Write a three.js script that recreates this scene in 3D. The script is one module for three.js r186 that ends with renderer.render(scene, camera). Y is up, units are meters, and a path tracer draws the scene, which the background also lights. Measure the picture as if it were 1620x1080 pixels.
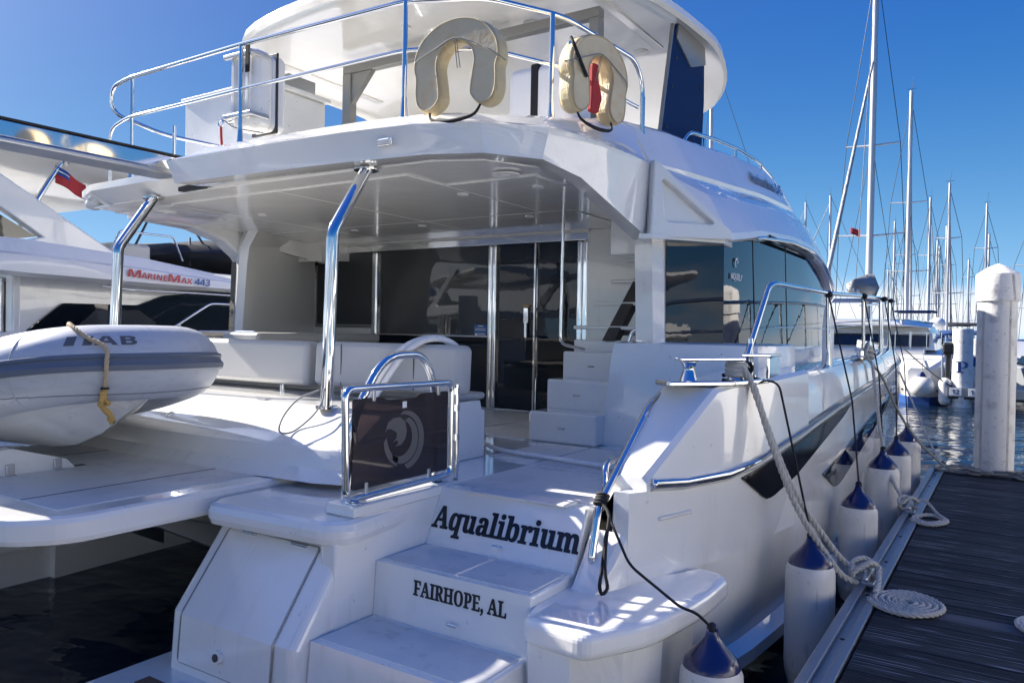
import * as THREE from 'three';
import { mergeGeometries, toCreasedNormals } from 'three/addons/utils/BufferGeometryUtils.js';
import { RoundedBoxGeometry } from 'three/addons/geometries/RoundedBoxGeometry.js';
import { TextGeometry } from 'three/addons/geometries/TextGeometry.js';
import { FontLoader } from 'three/addons/loaders/FontLoader.js';

// ---------- camera, sky, sun, exposure ----------
const D2R = Math.PI / 180;
const scene = new THREE.Scene();
const camera = new THREE.PerspectiveCamera(47.68, 1620 / 1080, 0.05, 4000);
camera.position.set(0, 2.27, 0);
camera.rotation.order = 'YXZ';
camera.rotation.set(-0.75 * D2R, 32.9 * D2R, 1.0 * D2R);

const SUN = new THREE.Vector3(-Math.cos(33 * D2R) * Math.cos(4 * D2R), Math.sin(33 * D2R), Math.cos(33 * D2R) * Math.sin(4 * D2R)).normalize();
const rnd = (() => { let s = 20241; return () => { s = (s * 1664525 + 1013904223) >>> 0; return s / 4294967296; }; })();
const hash2 = (x, y) => { let h = (x * 374761393 + y * 668265263) | 0; h = Math.imul(h ^ (h >>> 13), 1274126177); return ((h ^ (h >>> 16)) >>> 0) / 4294967296; };
const sm = (t) => t * t * (3 - 2 * t);
function vnoise(x, y, px = 0, py = 0) {
  let xi = Math.floor(x), yi = Math.floor(y); const fx = sm(x - xi), fy = sm(y - yi);
  const w = (a, p) => (p ? ((a % p) + p) % p : a);
  const a = hash2(w(xi, px), w(yi, py)), b = hash2(w(xi + 1, px), w(yi, py)), c = hash2(w(xi, px), w(yi + 1, py)), d = hash2(w(xi + 1, px), w(yi + 1, py));
  return (a + (b - a) * fx) * (1 - fy) + (c + (d - c) * fx) * fy;
}
function fbm(x, y, px, py, o = 5) { let s = 0, a = 0.5, n = 0; for (let i = 0; i < o; i++) { s += a * vnoise(x, y, px, py); n += a; x *= 2; y *= 2; px *= 2; py *= 2; a *= 0.5; } return s / n; }
const clamp = (v, a = 0, b = 1) => Math.min(b, Math.max(a, v));
const sstep = (a, b, v) => sm(clamp((v - a) / (b - a)));
{
  const w = 2048, h = 1024, data = new Float32Array(w * h * 4);
  for (let j = 0; j < h; j++) {
    const el = ((j + 0.5) / h - 0.5) * Math.PI, y = Math.sin(el), ce = Math.cos(el);
    for (let i = 0; i < w; i++) {
      const az = ((i + 0.5) / w - 0.5) * 2 * Math.PI, x = Math.cos(az) * ce, z = Math.sin(az) * ce;
      const e = Math.max(0, y), cs = x * SUN.x + y * SUN.y + z * SUN.z, ang = Math.acos(clamp(cs, -1, 1));
      const t = 1 - Math.pow(1 - e, 5.6);
      const tr = 1 - Math.pow(1 - e, 8);
      let r = 0.17 + (0.003 - 0.17) * tr, g = 0.28 + (0.036 - 0.28) * t, b = 0.38 + (0.178 - 0.38) * t;
      // light scattered forward round the sun, and the paler air on its side of the sky
      const side = 0.5 + 0.5 * cs, mie = 2.6 * Math.exp(-ang / 0.11) + 0.14 * Math.exp(-ang / 0.34) + 0.012 * Math.pow(side, 3);
      r += mie * 0.95; g += mie * 0.97; b += mie * 1.0;
      // low broken cumulus all round the horizon
      const hi = 0.055 + 0.10 * (0.5 - 0.5 * Math.cos(2 * Math.PI * (i / w - 0.25)));
      const n = fbm(i / w * 48, el * 26 + 7, 48, 0, 5), band = sstep(-0.01, 0.015, el) * (1 - sstep(hi * 0.55, hi * 1.5, el));
      const c = sstep(0.46, 0.68, n + 0.16 * band - 0.05) * band * 0.8;
      const lit = 0.23 + 0.50 * Math.pow(side, 2) + 0.16 * (n - 0.5);
      r += (lit - r) * c; g += (lit * 1.0 - g) * c; b += (lit * 1.03 - b) * c;
      if (el < 0) { r = 0.10; g = 0.16; b = 0.26; }
      const k = (j * w + i) * 4; data[k] = r; data[k + 1] = g; data[k + 2] = b; data[k + 3] = 1;
    }
  }
  const tex = new THREE.DataTexture(data, w, h, THREE.RGBAFormat, THREE.FloatType);
  tex.mapping = THREE.EquirectangularReflectionMapping; tex.minFilter = tex.magFilter = THREE.LinearFilter; tex.wrapS = THREE.RepeatWrapping; tex.needsUpdate = true;
  scene.background = tex; scene.environment = tex;
}
const sun = new THREE.DirectionalLight(new THREE.Color().setRGB(1, 0.93, 0.84), 4.3);
sun.position.copy(SUN).multiplyScalar(60).add(new THREE.Vector3(-5, 0, -9)); sun.target.position.set(-5, 0, -9);
sun.castShadow = true; sun.shadow.mapSize.set(4096, 4096);
Object.assign(sun.shadow.camera, { left: -45, right: 45, top: 30, bottom: -30, near: 1, far: 160 });
scene.add(sun, sun.target);
const renderer = new THREE.WebGLRenderer({ antialias: true });
renderer.toneMapping = THREE.LinearToneMapping; renderer.toneMappingExposure = 2.9;
renderer.shadowMap.enabled = true;

// ---------- textures ----------
function texF(w, h, fn, srgb = false) {
  const d = new Uint8Array(w * h * 4);
  for (let j = 0; j < h; j++) for (let i = 0; i < w; i++) { const v = fn(i / w, j / h), k = (j * w + i) * 4; for (let c = 0; c < 3; c++) d[k + c] = clamp(Array.isArray(v) ? v[c] : v) * 255; d[k + 3] = 255; }
  const t = new THREE.DataTexture(d, w, h); t.wrapS = t.wrapT = THREE.RepeatWrapping; t.magFilter = THREE.LinearFilter; t.minFilter = THREE.LinearMipmapLinearFilter; t.generateMipmaps = true;
  if (srgb) t.colorSpace = THREE.SRGBColorSpace; t.needsUpdate = true; return t;
}
const rep = (t, a, b = a) => { const c = t.clone(); c.repeat.set(a, b); c.needsUpdate = true; return c; };
const tNoise = texF(512, 512, (u, v) => fbm(u * 8, v * 8, 8, 8, 6));
const tFine = texF(512, 512, (u, v) => 0.5 * vnoise(u * 128, v * 128, 128, 128) + 0.5 * vnoise(u * 256, v * 256, 256, 256));
const tWater = texF(1024, 1024, (u, v) => { const wv = fbm(u * 10, v * 16, 10, 16, 3), f = fbm(u * 40 + 3, v * 64, 40, 64, 3); const r = 1 - Math.abs(2 * wv - 1); return 0.62 * r + 0.26 * f + 0.12 * fbm(u * 4, v * 4, 4, 4, 2); });
const tPlank = texF(512, 128, (u, v) => { const s = fbm(u * 6, v * 48, 6, 48, 4), p = fbm(u * 5 + 9, v * 4, 5, 4, 4), wear = sstep(0.52, 0.8, s) * sstep(0.35, 0.65, p); let e2 = 0; for (const v0 of [0.08, 0.21, 0.34, 0.47, 0.60, 0.73, 0.86]) e2 = Math.max(e2, Math.exp(-(((v - v0) / 0.014) ** 2)) * sstep(0.46, 0.70, fbm(u * 5 + v0 * 31, v0 * 9, 5, 0, 4))); const a = 0.13 + 0.08 * s + 0.26 * wear + 0.52 * e2; return [a * 0.96, a * 1.0, a * 1.08]; }, true);
const tPlankB = texF(512, 128, (u, v) => { const groove = 0.5 + 0.5 * Math.cos(v * Math.PI * 2 * 9); return 0.35 * groove + 0.65 * fbm(u * 10, v * 40, 10, 40, 3); });
const tWood = texF(512, 128, (u, v) => { const s = fbm(u * 4, v * 40, 4, 40, 5); const a = 0.36 + 0.26 * s; return [a * 0.97, a, a * 1.06]; }, true);
const tPaint = texF(512, 512, (u, v) => { const n = fbm(u * 6, v * 6, 6, 6, 5), d = fbm(u * 30 + 5, v * 30, 30, 30, 3); const a = 0.90 - 0.10 * sstep(0.55, 0.75, n) - 0.12 * sstep(0.72, 0.84, d); return [a, a * 0.99, a * 0.97]; }, true);
const tGrime = texF(512, 512, (u, v) => { const n = fbm(u * 5, v * 5, 5, 5, 5), d = fbm(u * 40, v * 18, 40, 18, 3); const a = 0.86 - 0.10 * sstep(0.5, 0.8, n) - 0.09 * sstep(0.68, 0.84, d); return [a, a * 0.985, a * 0.955]; }, true);
const tHypalon = texF(512, 512, (u, v) => { const n = fbm(u * 5, v * 5, 5, 5, 5), d = fbm(u * 14 + 2, v * 60, 14, 60, 3); const a = 0.78 - 0.04 * sstep(0.45, 0.75, n) - 0.035 * sstep(0.6, 0.8, d); return [a * 0.98, a, a * 1.03]; }, true);
const tDeck = texF(512, 512, (u, v) => { const n = fbm(u * 5, v * 5, 5, 5, 5), s = fbm(u * 26, v * 26, 26, 26, 3); const a = 0.90 - 0.05 * sstep(0.5, 0.75, n) - 0.05 * sstep(0.66, 0.8, s); return [a, a * 0.995, a * 0.98]; }, true);
const tGel = texF(512, 512, (u, v) => { const n = fbm(u * 4, v * 4, 4, 4, 5), st = fbm(u * 40 + 3, v * 5, 40, 5, 3), sp = vnoise(u * 160, v * 160, 160, 160) * vnoise(u * 23 + 5, v * 23, 23, 23); const a = 0.985 - 0.022 * sstep(0.5, 0.75, n) - 0.03 * sstep(0.62, 0.8, st) * sstep(0.45, 0.7, n) - 0.10 * sstep(0.72, 0.85, sp); return [a, a * 0.997, a * 0.985]; }, true);
const tBuoy = texF(512, 512, (u, v) => { const n = fbm(u * 5, v * 5, 5, 5, 5), st = sstep(0.55, 0.72, fbm(u * 9 + 4, v * 9, 9, 9, 4)); return [0.86 - 0.07 * n, 0.82 - 0.08 * n - 0.03 * st, 0.72 - 0.07 * n - 0.05 * st]; }, true);
const tWrinkle = texF(512, 512, (u, v) => { const n = fbm(u * 14, v * 4, 14, 4, 4); return 1 - Math.abs(2 * n - 1); });

// ---------- materials ----------
const RGB = (r, g, b) => new THREE.Color().setRGB(r, g, b);
const M = {};
const mat = (n, o, c) => { if (c) o.color = RGB(...c); M[n] = new THREE.MeshPhysicalMaterial(o); return M[n]; };
const wavy = { bumpMap: rep(tNoise, 0.45), bumpScale: 0.004 };
mat('gel', { map: rep(tGel, 0.5), roughness: 0.16, clearcoat: 1, clearcoatRoughness: 0.02, ...wavy }, [0.88, 0.88, 0.865]);
mat('hull', { map: rep(tGel, 0.4), roughness: 0.2, clearcoat: 1, clearcoatRoughness: 0.015, ior: 1.6, bumpMap: rep(tNoise, 0.3), bumpScale: 0.006 }, [0.87, 0.87, 0.86]);
mat('deck', { roughness: 0.45, map: rep(tDeck, 0.6), bumpMap: rep(tFine, 2.2), bumpScale: 0.0006 }, [0.92, 0.92, 0.92]);
mat('ceil', { roughness: 0.14, clearcoat: 0.6, clearcoatRoughness: 0.04, bumpMap: rep(tNoise, 0.6), bumpScale: 0.004 }, [0.88, 0.87, 0.83]);
mat('steel', { metalness: 1, roughness: 0.06 }, [0.74, 0.75, 0.76]);
mat('brushed', { metalness: 1, roughness: 0.32 }, [0.55, 0.56, 0.57]);
mat('alu', { metalness: 0.9, roughness: 0.38, bumpMap: rep(tNoise, 2), bumpScale: 0.0015 }, [0.34, 0.345, 0.36]);
mat('mast', { metalness: 0.35, roughness: 0.42 }, [0.62, 0.63, 0.63]);
mat('glass', { roughness: 0.015, ior: 1.7, bumpMap: rep(tNoise, 0.35), bumpScale: 0.0008 }, [0.006, 0.009, 0.014]);
mat('hullGlass', { roughness: 0.12, ior: 1.35 }, [0.005, 0.006, 0.009]);
mat('doorGlass', { roughness: 0.015, ior: 1.5, bumpMap: rep(tNoise, 0.35), bumpScale: 0.0008 }, [0.006, 0.010, 0.017]);
mat('glassBlind', { roughness: 0.02, ior: 1.5 }, [0.045, 0.05, 0.055]);
mat('bimini', { roughness: 0.75 }, [0.012, 0.013, 0.016]);
mat('black', { roughness: 0.5 }, [0.012, 0.012, 0.013]);
mat('dark', { roughness: 0.4 }, [0.035, 0.037, 0.04]);
mat('ink', { roughness: 0.35 }, [0.008, 0.009, 0.015]);
mat('greyframe', { roughness: 0.35, metalness: 0.5 }, [0.30, 0.295, 0.28]);
mat('stringer', { roughness: 0.5 }, [0.075, 0.068, 0.066]);
mat('vinyl', { roughness: 0.38, bumpMap: rep(tFine, 3), bumpScale: 0.0006 }, [0.50, 0.50, 0.485]);
mat('navy', { roughness: 0.6, specularIntensity: 0.25, bumpMap: rep(tFine, 6), bumpScale: 0.0005 }, [0.005, 0.024, 0.095]);
mat('fenderBlue', { roughness: 0.25, clearcoat: 0.4 }, [0.006, 0.012, 0.085]);
mat('fenderWhite', { roughness: 0.38, map: rep(tGrime, 1) }, [1, 1, 1]);
mat('hypalon', { roughness: 0.42, map: rep(tHypalon, 1.2) }, [0.95, 0.95, 0.95]);
mat('rubstrip', { roughness: 0.5 }, [0.13, 0.155, 0.20]);
mat('rope', { roughness: 0.9, bumpMap: rep(tFine, 8), bumpScale: 0.0008 }, [0.52, 0.50, 0.45]);
mat('ropeGrey', { roughness: 0.9 }, [0.25, 0.25, 0.24]);
mat('ropeYellow', { roughness: 0.85 }, [0.62, 0.40, 0.13]);
mat('ropeTan', { roughness: 0.85 }, [0.55, 0.42, 0.26]);
mat('cordBlack', { roughness: 0.8 }, [0.012, 0.012, 0.014]);
mat('cordGrey', { roughness: 0.8 }, [0.30, 0.30, 0.29]);
mat('red', { roughness: 0.7 }, [0.42, 0.025, 0.03]);
mat('blueSign', { roughness: 0.4 }, [0.012, 0.10, 0.34]);
mat('white', { roughness: 0.45 }, [0.80, 0.80, 0.79]);
mat('hose', { roughness: 0.35 }, [0.78, 0.78, 0.77]);
mat('buoy', { roughness: 0.62, map: rep(tBuoy, 1.5), bumpMap: rep(tNoise, 1.6), bumpScale: 0.004 }, [1, 0.95, 0.83]);
mat('buoyEdge', { roughness: 0.55, map: rep(tBuoy, 2), bumpMap: rep(tWrinkle, 5), bumpScale: 0.004 }, [0.98, 0.90, 0.68]);
mat('acrylic', { roughness: 0.02, transmission: 0.92, thickness: 0, ior: 1.5 }, [0.20, 0.165, 0.165]);
mat('frost', { roughness: 0.4, transmission: 0.25, thickness: 0 }, [0.15, 0.142, 0.138]);
mat('pile', { roughness: 0.6, map: rep(tPaint, 1), bumpMap: rep(tNoise, 2), bumpScale: 0.006 }, [0.95, 0.95, 0.95]);
mat('plastic', { roughness: 0.3 }, [0.80, 0.80, 0.78]);
mat('teak', { roughness: 0.6 }, [0.17, 0.10, 0.065]);
mat('antifoul', { roughness: 0.6 }, [0.015, 0.07, 0.26]);
mat('bottom', { roughness: 0.7 }, [0.015, 0.02, 0.035]);
mat('sailcover', { roughness: 0.8, bumpMap: rep(tWrinkle, 1), bumpScale: 0.03 }, [0.55, 0.56, 0.56]);
mat('canvasBlue', { roughness: 0.8 }, [0.015, 0.05, 0.16]);
mat('grayHull', { roughness: 0.35 }, [0.28, 0.30, 0.32]);
mat('markRed', { roughness: 0.4 }, [0.45, 0.03, 0.03]);
mat('markBlue', { roughness: 0.4 }, [0.01, 0.06, 0.26]);
mat('markGrey', { roughness: 0.4 }, [0.12, 0.12, 0.125]);
for (const [k, c] of [['plankA', [0.82, 0.82, 0.82]], ['plankB', [0.58, 0.59, 0.61]], ['plankC', [1.2, 1.19, 1.15]]]) mat(k, { roughness: 0.72, specularIntensity: 0.5, map: rep(tPlank, 0.7, 6), bumpMap: rep(tPlankB, 1.4, 7), bumpScale: 0.004 }, c);
mat('plankWood', { roughness: 0.8, map: rep(tWood, 0.7, 5), bumpMap: rep(tPlankB, 1.2, 5), bumpScale: 0.003 }, [0.42, 0.42, 0.43]);
mat('water', { roughness: 0.03, ior: 1.333, bumpMap: rep(tWater, 1 / 13), bumpScale: 0.06 }, [0.004, 0.014, 0.030]);

// ---------- geometry helpers ----------
const V = (x, y, z) => new THREE.Vector3(x, y, z);
const asV = (p) => (p.isVector3 ? p : V(...p));
const base = new Map();                                   // root -> base point that its parts' geometry is moved by
function norm(g) { g = g.index ? g.toNonIndexed() : g; if (!g.attributes.normal) g.computeVertexNormals(); for (const k of Object.keys(g.attributes)) if (!['position', 'normal', 'uv'].includes(k)) g.deleteAttribute(k); if (!g.attributes.uv) g.setAttribute('uv', new THREE.BufferAttribute(new Float32Array(g.attributes.position.count * 2), 2)); return g; }
function boxUV(g) { const p = g.attributes.position, n = g.attributes.normal, u = g.attributes.uv; for (let i = 0; i < p.count; i++) { const ax = Math.abs(n.getX(i)), ay = Math.abs(n.getY(i)), az = Math.abs(n.getZ(i)); if (ay >= ax && ay >= az) u.setXY(i, p.getX(i), p.getZ(i)); else if (ax >= az) u.setXY(i, p.getZ(i), p.getY(i)); else u.setXY(i, p.getX(i), p.getY(i)); } return g; }
const merge = (gs) => { gs = [].concat(gs).map(norm); return gs.length === 1 ? gs[0] : mergeGeometries(gs); };
const taken = new Map();
function numbered(n) { const k = taken.get(n) ?? 0; taken.set(n, k + 1); return k ? `${n}_${String(k).padStart(3, '0')}` : n; }
function shadow(o) { o.castShadow = true; o.receiveShadow = true; return o; }
function thing(name, label, category, pos = [0, 0, 0], group) {
  const o = new THREE.Group(); o.name = numbered(name); o.position.set(...pos); o.userData = { label, category }; if (group) o.userData.group = group;
  base.set(o, o.position.clone()); scene.add(o); return o;
}
const rootOf = (o) => { while (o && !base.has(o)) o = o.parent; return o; };
function part(name, gs, m, parent, keepUV = false) {        // world-space geometry -> one mesh under its thing or part
  let g = merge(gs); if (!keepUV) boxUV(g); const r = rootOf(parent); if (r) { g = g.clone(); const b = base.get(r); g.translate(-b.x, -b.y, -b.z); }
  const o = shadow(new THREE.Mesh(g, m)); o.name = name; parent.add(o); return o;
}
function solo(name, gs, m, label, category, group) {        // a thing that is one mesh
  let g = boxUV(merge(gs)); g.computeBoundingBox(); const b = g.boundingBox, p = V((b.min.x + b.max.x) / 2, b.min.y, (b.min.z + b.max.z) / 2); g.translate(-p.x, -p.y, -p.z);
  const o = shadow(new THREE.Mesh(g, m)); o.name = numbered(name); o.position.copy(p); o.userData = { label, category }; if (group) o.userData.group = group; scene.add(o); base.set(o, p); return o;
}
function struct(name, gs, m, keepUV = false) { const g = merge(gs); if (!keepUV) boxUV(g); const o = shadow(new THREE.Mesh(g, m)); o.name = name; o.userData = { kind: 'structure' }; scene.add(o); base.set(o, V(0, 0, 0)); return o; }
function copyOf(root, pos, turn = 0, label) { const r = root.clone(); r.name = numbered(root.name.replace(/_\d{3}$/, '')); r.position.set(...pos); r.rotation.y = turn; r.userData = { ...root.userData }; if (label) r.userData.label = label; scene.add(r); base.set(r, r.position.clone()); return r; }
const bx = (x0, x1, y0, y1, z0, z1, r = 0.012, seg = 2) => { const w = Math.abs(x1 - x0), h = Math.abs(y1 - y0), d = Math.abs(z1 - z0); const g = r ? new RoundedBoxGeometry(w, h, d, seg, Math.min(r, w / 2.01, h / 2.01, d / 2.01)) : new THREE.BoxGeometry(w, h, d); g.translate((x0 + x1) / 2, (y0 + y1) / 2, (z0 + z1) / 2); return g; };
function cyl(a, b, r0, r1 = r0, seg = 14) { a = asV(a); b = asV(b); const d = b.clone().sub(a), g = new THREE.CylinderGeometry(r1, r0, d.length(), seg); g.applyQuaternion(new THREE.Quaternion().setFromUnitVectors(V(0, 1, 0), d.clone().normalize())); const m = a.clone().add(b).multiplyScalar(0.5); g.translate(m.x, m.y, m.z); return g; }
const ball = (p, r, sx = 1, sy = 1, sz = 1, seg = 14) => { const g = new THREE.SphereGeometry(r, seg, Math.ceil(seg * 0.7)); g.scale(sx, sy, sz); g.translate(...(p.isVector3 ? p.toArray() : p)); return g; };
class Poly extends THREE.Curve {                            // polyline with round corners
  constructor(pts, rad = 0.06, closed = false) {
    super(); pts = pts.map(asV); const s = [], n = pts.length;
    const corner = (a, p, b) => { const r = Math.min(rad, a.distanceTo(p) * 0.48, b.distanceTo(p) * 0.48), A = p.clone().lerp(a, r / a.distanceTo(p)), B = p.clone().lerp(b, r / b.distanceTo(p)); for (let k = 0; k <= 8; k++) { const t = k / 8; s.push(A.clone().multiplyScalar((1 - t) ** 2).addScaledVector(p, 2 * t * (1 - t)).addScaledVector(B, t * t)); } };
    if (!closed) s.push(pts[0]); for (let i = closed ? 0 : 1; i < (closed ? n : n - 1); i++) corner(pts[(i + n - 1) % n], pts[i], pts[(i + 1) % n]); s.push(closed ? s[0].clone() : pts[n - 1]);
    this.s = s; this.l = [0]; for (let i = 1; i < s.length; i++) this.l.push(this.l[i - 1] + s[i].distanceTo(s[i - 1]));
  }
  getPoint(t) { const L = t * this.l[this.l.length - 1]; let i = 1; while (i < this.l.length - 1 && this.l[i] < L) i++; const k = (L - this.l[i - 1]) / Math.max(1e-9, this.l[i] - this.l[i - 1]); return this.s[i - 1].clone().lerp(this.s[i], clamp(k)); }
  getPointAt(t) { return this.getPoint(t); }
  getLength() { return this.l[this.l.length - 1]; }
}
function sweep(pts, r, seg = 10) {                          // tube along explicit points, r number or function of t
  const n = pts.length, fr = [], pos = [], nor = [], uv = [], idx = []; let N = null;
  for (let i = 0; i < n; i++) { const T = pts[Math.min(n - 1, i + 1)].clone().sub(pts[Math.max(0, i - 1)]).normalize(); if (!N) { N = Math.abs(T.y) < 0.9 ? V(0, 1, 0) : V(1, 0, 0); } N = N.clone().sub(T.clone().multiplyScalar(N.dot(T))).normalize(); fr.push([N, T.clone().cross(N)]); }
  let L = 0; for (let i = 0; i < n; i++) { if (i) L += pts[i].distanceTo(pts[i - 1]); const R = typeof r === 'function' ? r(i / (n - 1)) : r; for (let j = 0; j <= seg; j++) { const a = j / seg * 2 * Math.PI, d = fr[i][0].clone().multiplyScalar(Math.cos(a)).addScaledVector(fr[i][1], Math.sin(a)); pos.push(pts[i].x + d.x * R, pts[i].y + d.y * R, pts[i].z + d.z * R); nor.push(d.x, d.y, d.z); uv.push(L, j / seg); } }
  for (let i = 0; i < n - 1; i++) for (let j = 0; j < seg; j++) { const a = i * (seg + 1) + j, b = a + seg + 1; idx.push(a, a + 1, b, b, a + 1, b + 1); }
  for (const e of [0, n - 1]) { const c = pos.length / 3, T = (e ? 1 : -1); const t = pts[e].clone().sub(pts[e ? e - 1 : 1]).normalize(); pos.push(pts[e].x, pts[e].y, pts[e].z); nor.push(t.x, t.y, t.z); uv.push(0, 0); for (let j = 0; j < seg; j++) { const a = e * (seg + 1) + j; T > 0 ? idx.push(c, a, a + 1) : idx.push(c, a + 1, a); } }
  const g = new THREE.BufferGeometry(); g.setAttribute('position', new THREE.Float32BufferAttribute(pos, 3)); g.setAttribute('normal', new THREE.Float32BufferAttribute(nor, 3)); g.setAttribute('uv', new THREE.Float32BufferAttribute(uv, 2)); g.setIndex(idx); return g;
}
const bent = (pts, r, rad = 0.06, seg = 12, closed = false) => sweep(new Poly(pts, rad, closed).s, r, seg);
const curvePts = (pts, n) => new THREE.CatmullRomCurve3(pts.map(asV)).getSpacedPoints(n);
const spline = (pts, r, n = 40, seg = 10) => sweep(curvePts(pts, n), r, seg);
function rope(pts, R, pitch = R * 7, per = 8) {             // three laid strands along dense points
  const c = new THREE.CatmullRomCurve3(pts.map(asV)), L = c.getLength(), n = Math.max(12, Math.ceil(L / pitch * per)), q = c.getSpacedPoints(n); let N = null; const st = [[], [], []];
  for (let i = 0; i <= n; i++) { const T = q[Math.min(n, i + 1)].clone().sub(q[Math.max(0, i - 1)]).normalize(); if (!N) N = Math.abs(T.y) < 0.9 ? V(0, 1, 0) : V(1, 0, 0); N = N.clone().sub(T.clone().multiplyScalar(N.dot(T))).normalize(); const B = T.clone().cross(N); for (let k = 0; k < 3; k++) { const a = i / per * 2 * Math.PI + k * 2.0944; st[k].push(q[i].clone().addScaledVector(N, Math.cos(a) * R * 0.5).addScaledVector(B, Math.sin(a) * R * 0.5)); } }
  return st.map((s) => sweep(s, R * 0.56, 6));
}
function loft(rings, { closed = true, cap0 = true, cap1 = true, crease = 0.6 } = {}) {
  const pos = [], idx = [], n = rings[0].length; for (const r of rings) for (const p of r) pos.push(...(p.isVector3 ? p.toArray() : p));
  for (let i = 0; i < rings.length - 1; i++) for (let j = 0; j < (closed ? n : n - 1); j++) { const a = i * n + j, b = i * n + (j + 1) % n; idx.push(a, b, a + n, b, b + n, a + n); }
  const cap = (i, flip) => { const c = pos.length / 3, s = [0, 0, 0]; for (const p of rings[i]) { const q = p.isVector3 ? p.toArray() : p; for (let k = 0; k < 3; k++) s[k] += q[k] / n; } pos.push(...s); for (let j = 0; j < n; j++) { const a = i * n + j, b = i * n + (j + 1) % n; flip ? idx.push(c, b, a) : idx.push(c, a, b); } };
  if (closed && cap0) cap(0, true); if (closed && cap1) cap(rings.length - 1, false);
  let g = new THREE.BufferGeometry(); g.setAttribute('position', new THREE.Float32BufferAttribute(pos, 3)); g.setIndex(idx); g = g.toNonIndexed(); g.computeVertexNormals(); g = toCreasedNormals(g, crease); return norm(g);
}
function shapeOf(pts, holes) { holes = holes || []; const s = new THREE.Shape(pts.map((p) => new THREE.Vector2(...p))); for (const h of holes) s.holes.push(new THREE.Path(h.map((p) => new THREE.Vector2(...p)))); return s; }
function ext(pts, depth, bev = 0, holes, seg = 2) { return new THREE.ExtrudeGeometry(shapeOf(pts, holes), { depth: depth - 2 * bev, bevelEnabled: bev > 0, bevelSize: bev, bevelThickness: bev, bevelOffset: -bev, bevelSegments: seg, curveSegments: 8 }).translate(0, 0, bev); }
const plan = (pts, y0, y1, bev = 0.01, holes) => ext(pts.map(([x, z]) => [x, -z]), y1 - y0, bev, holes && holes.map((h) => h.map(([x, z]) => [x, -z]))).rotateX(-Math.PI / 2).translate(0, y0, 0);       // (x,z) outline, y0..y1
const side = (pts, x0, x1, bev = 0.01, holes) => ext(pts.map(([z, y]) => [-z, y]), x1 - x0, bev, holes && holes.map((h) => h.map(([z, y]) => [-z, y]))).rotateY(Math.PI / 2).translate(x0, 0, 0);     // (z,y) outline, x0..x1
const front = (pts, z0, z1, bev = 0.01, holes) => ext(pts, z1 - z0, bev, holes).translate(0, 0, z0);                                  // (x,y) outline
function mirror(g, c) { g = norm(g).clone(); const p = g.attributes.position, n = g.attributes.normal; for (let i = 0; i < p.count; i++) { p.setX(i, 2 * c - p.getX(i)); n.setX(i, -n.getX(i)); } for (let i = 0; i < p.count; i += 3) for (const a of [p, n, g.attributes.uv]) { const s = a.itemSize, A = a.array; for (let k = 0; k < s; k++) { const t = A[(i + 1) * s + k]; A[(i + 1) * s + k] = A[(i + 2) * s + k]; A[(i + 2) * s + k] = t; } } return g; }
const lerpT = (tab, z) => { if (z >= tab[0][0]) return tab[0][1]; for (let i = 1; i < tab.length; i++) if (z >= tab[i][0]) { const [a, b] = tab[i - 1], [c, d] = tab[i]; return b + (d - b) * ((z - a) / (c - a)); } return tab[tab.length - 1][1]; };
function roundPoly(pts, r, n = 5) { const out = [], N = pts.length; for (let i = 0; i < N; i++) { const p = new THREE.Vector2(...pts[i]), a = new THREE.Vector2(...pts[(i + N - 1) % N]), b = new THREE.Vector2(...pts[(i + 1) % N]); const R = Math.min(Array.isArray(r) ? r[i] : r, a.distanceTo(p) * 0.48, b.distanceTo(p) * 0.48); if (R < 1e-4) { out.push(pts[i]); continue; } const A = p.clone().lerp(a, R / a.distanceTo(p)), B = p.clone().lerp(b, R / b.distanceTo(p)); for (let k = 0; k <= n; k++) { const t = k / n; out.push([A.x * (1 - t) ** 2 + 2 * t * (1 - t) * p.x + B.x * t * t, A.y * (1 - t) ** 2 + 2 * t * (1 - t) * p.y + B.y * t * t]); } } return out; }
const fSerif = await new FontLoader().loadAsync('fonts/droid/droid_serif_bold.typeface.json');
const fSans = await new FontLoader().loadAsync('fonts/droid/droid_sans_bold.typeface.json');
function text(str, font, size, width, slant = 0, depth = 0.002, bold = 0) { const g = new TextGeometry(str, { font, size, depth, curveSegments: 5, bevelEnabled: bold > 0, bevelSize: bold, bevelThickness: 0.0003, bevelSegments: 1 }); g.computeBoundingBox(); const b = g.boundingBox; g.translate(-b.min.x, 0, 0); g.scale(width / (b.max.x - b.min.x), 1, 1); if (slant) g.applyMatrix4(new THREE.Matrix4().makeShear(0, 0, slant, 0, 0, 0)); return norm(g); }
const basis = (o, X, Y, Z) => new THREE.Matrix4().makeBasis(X, Y, Z).setPosition(asV(o));

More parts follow.
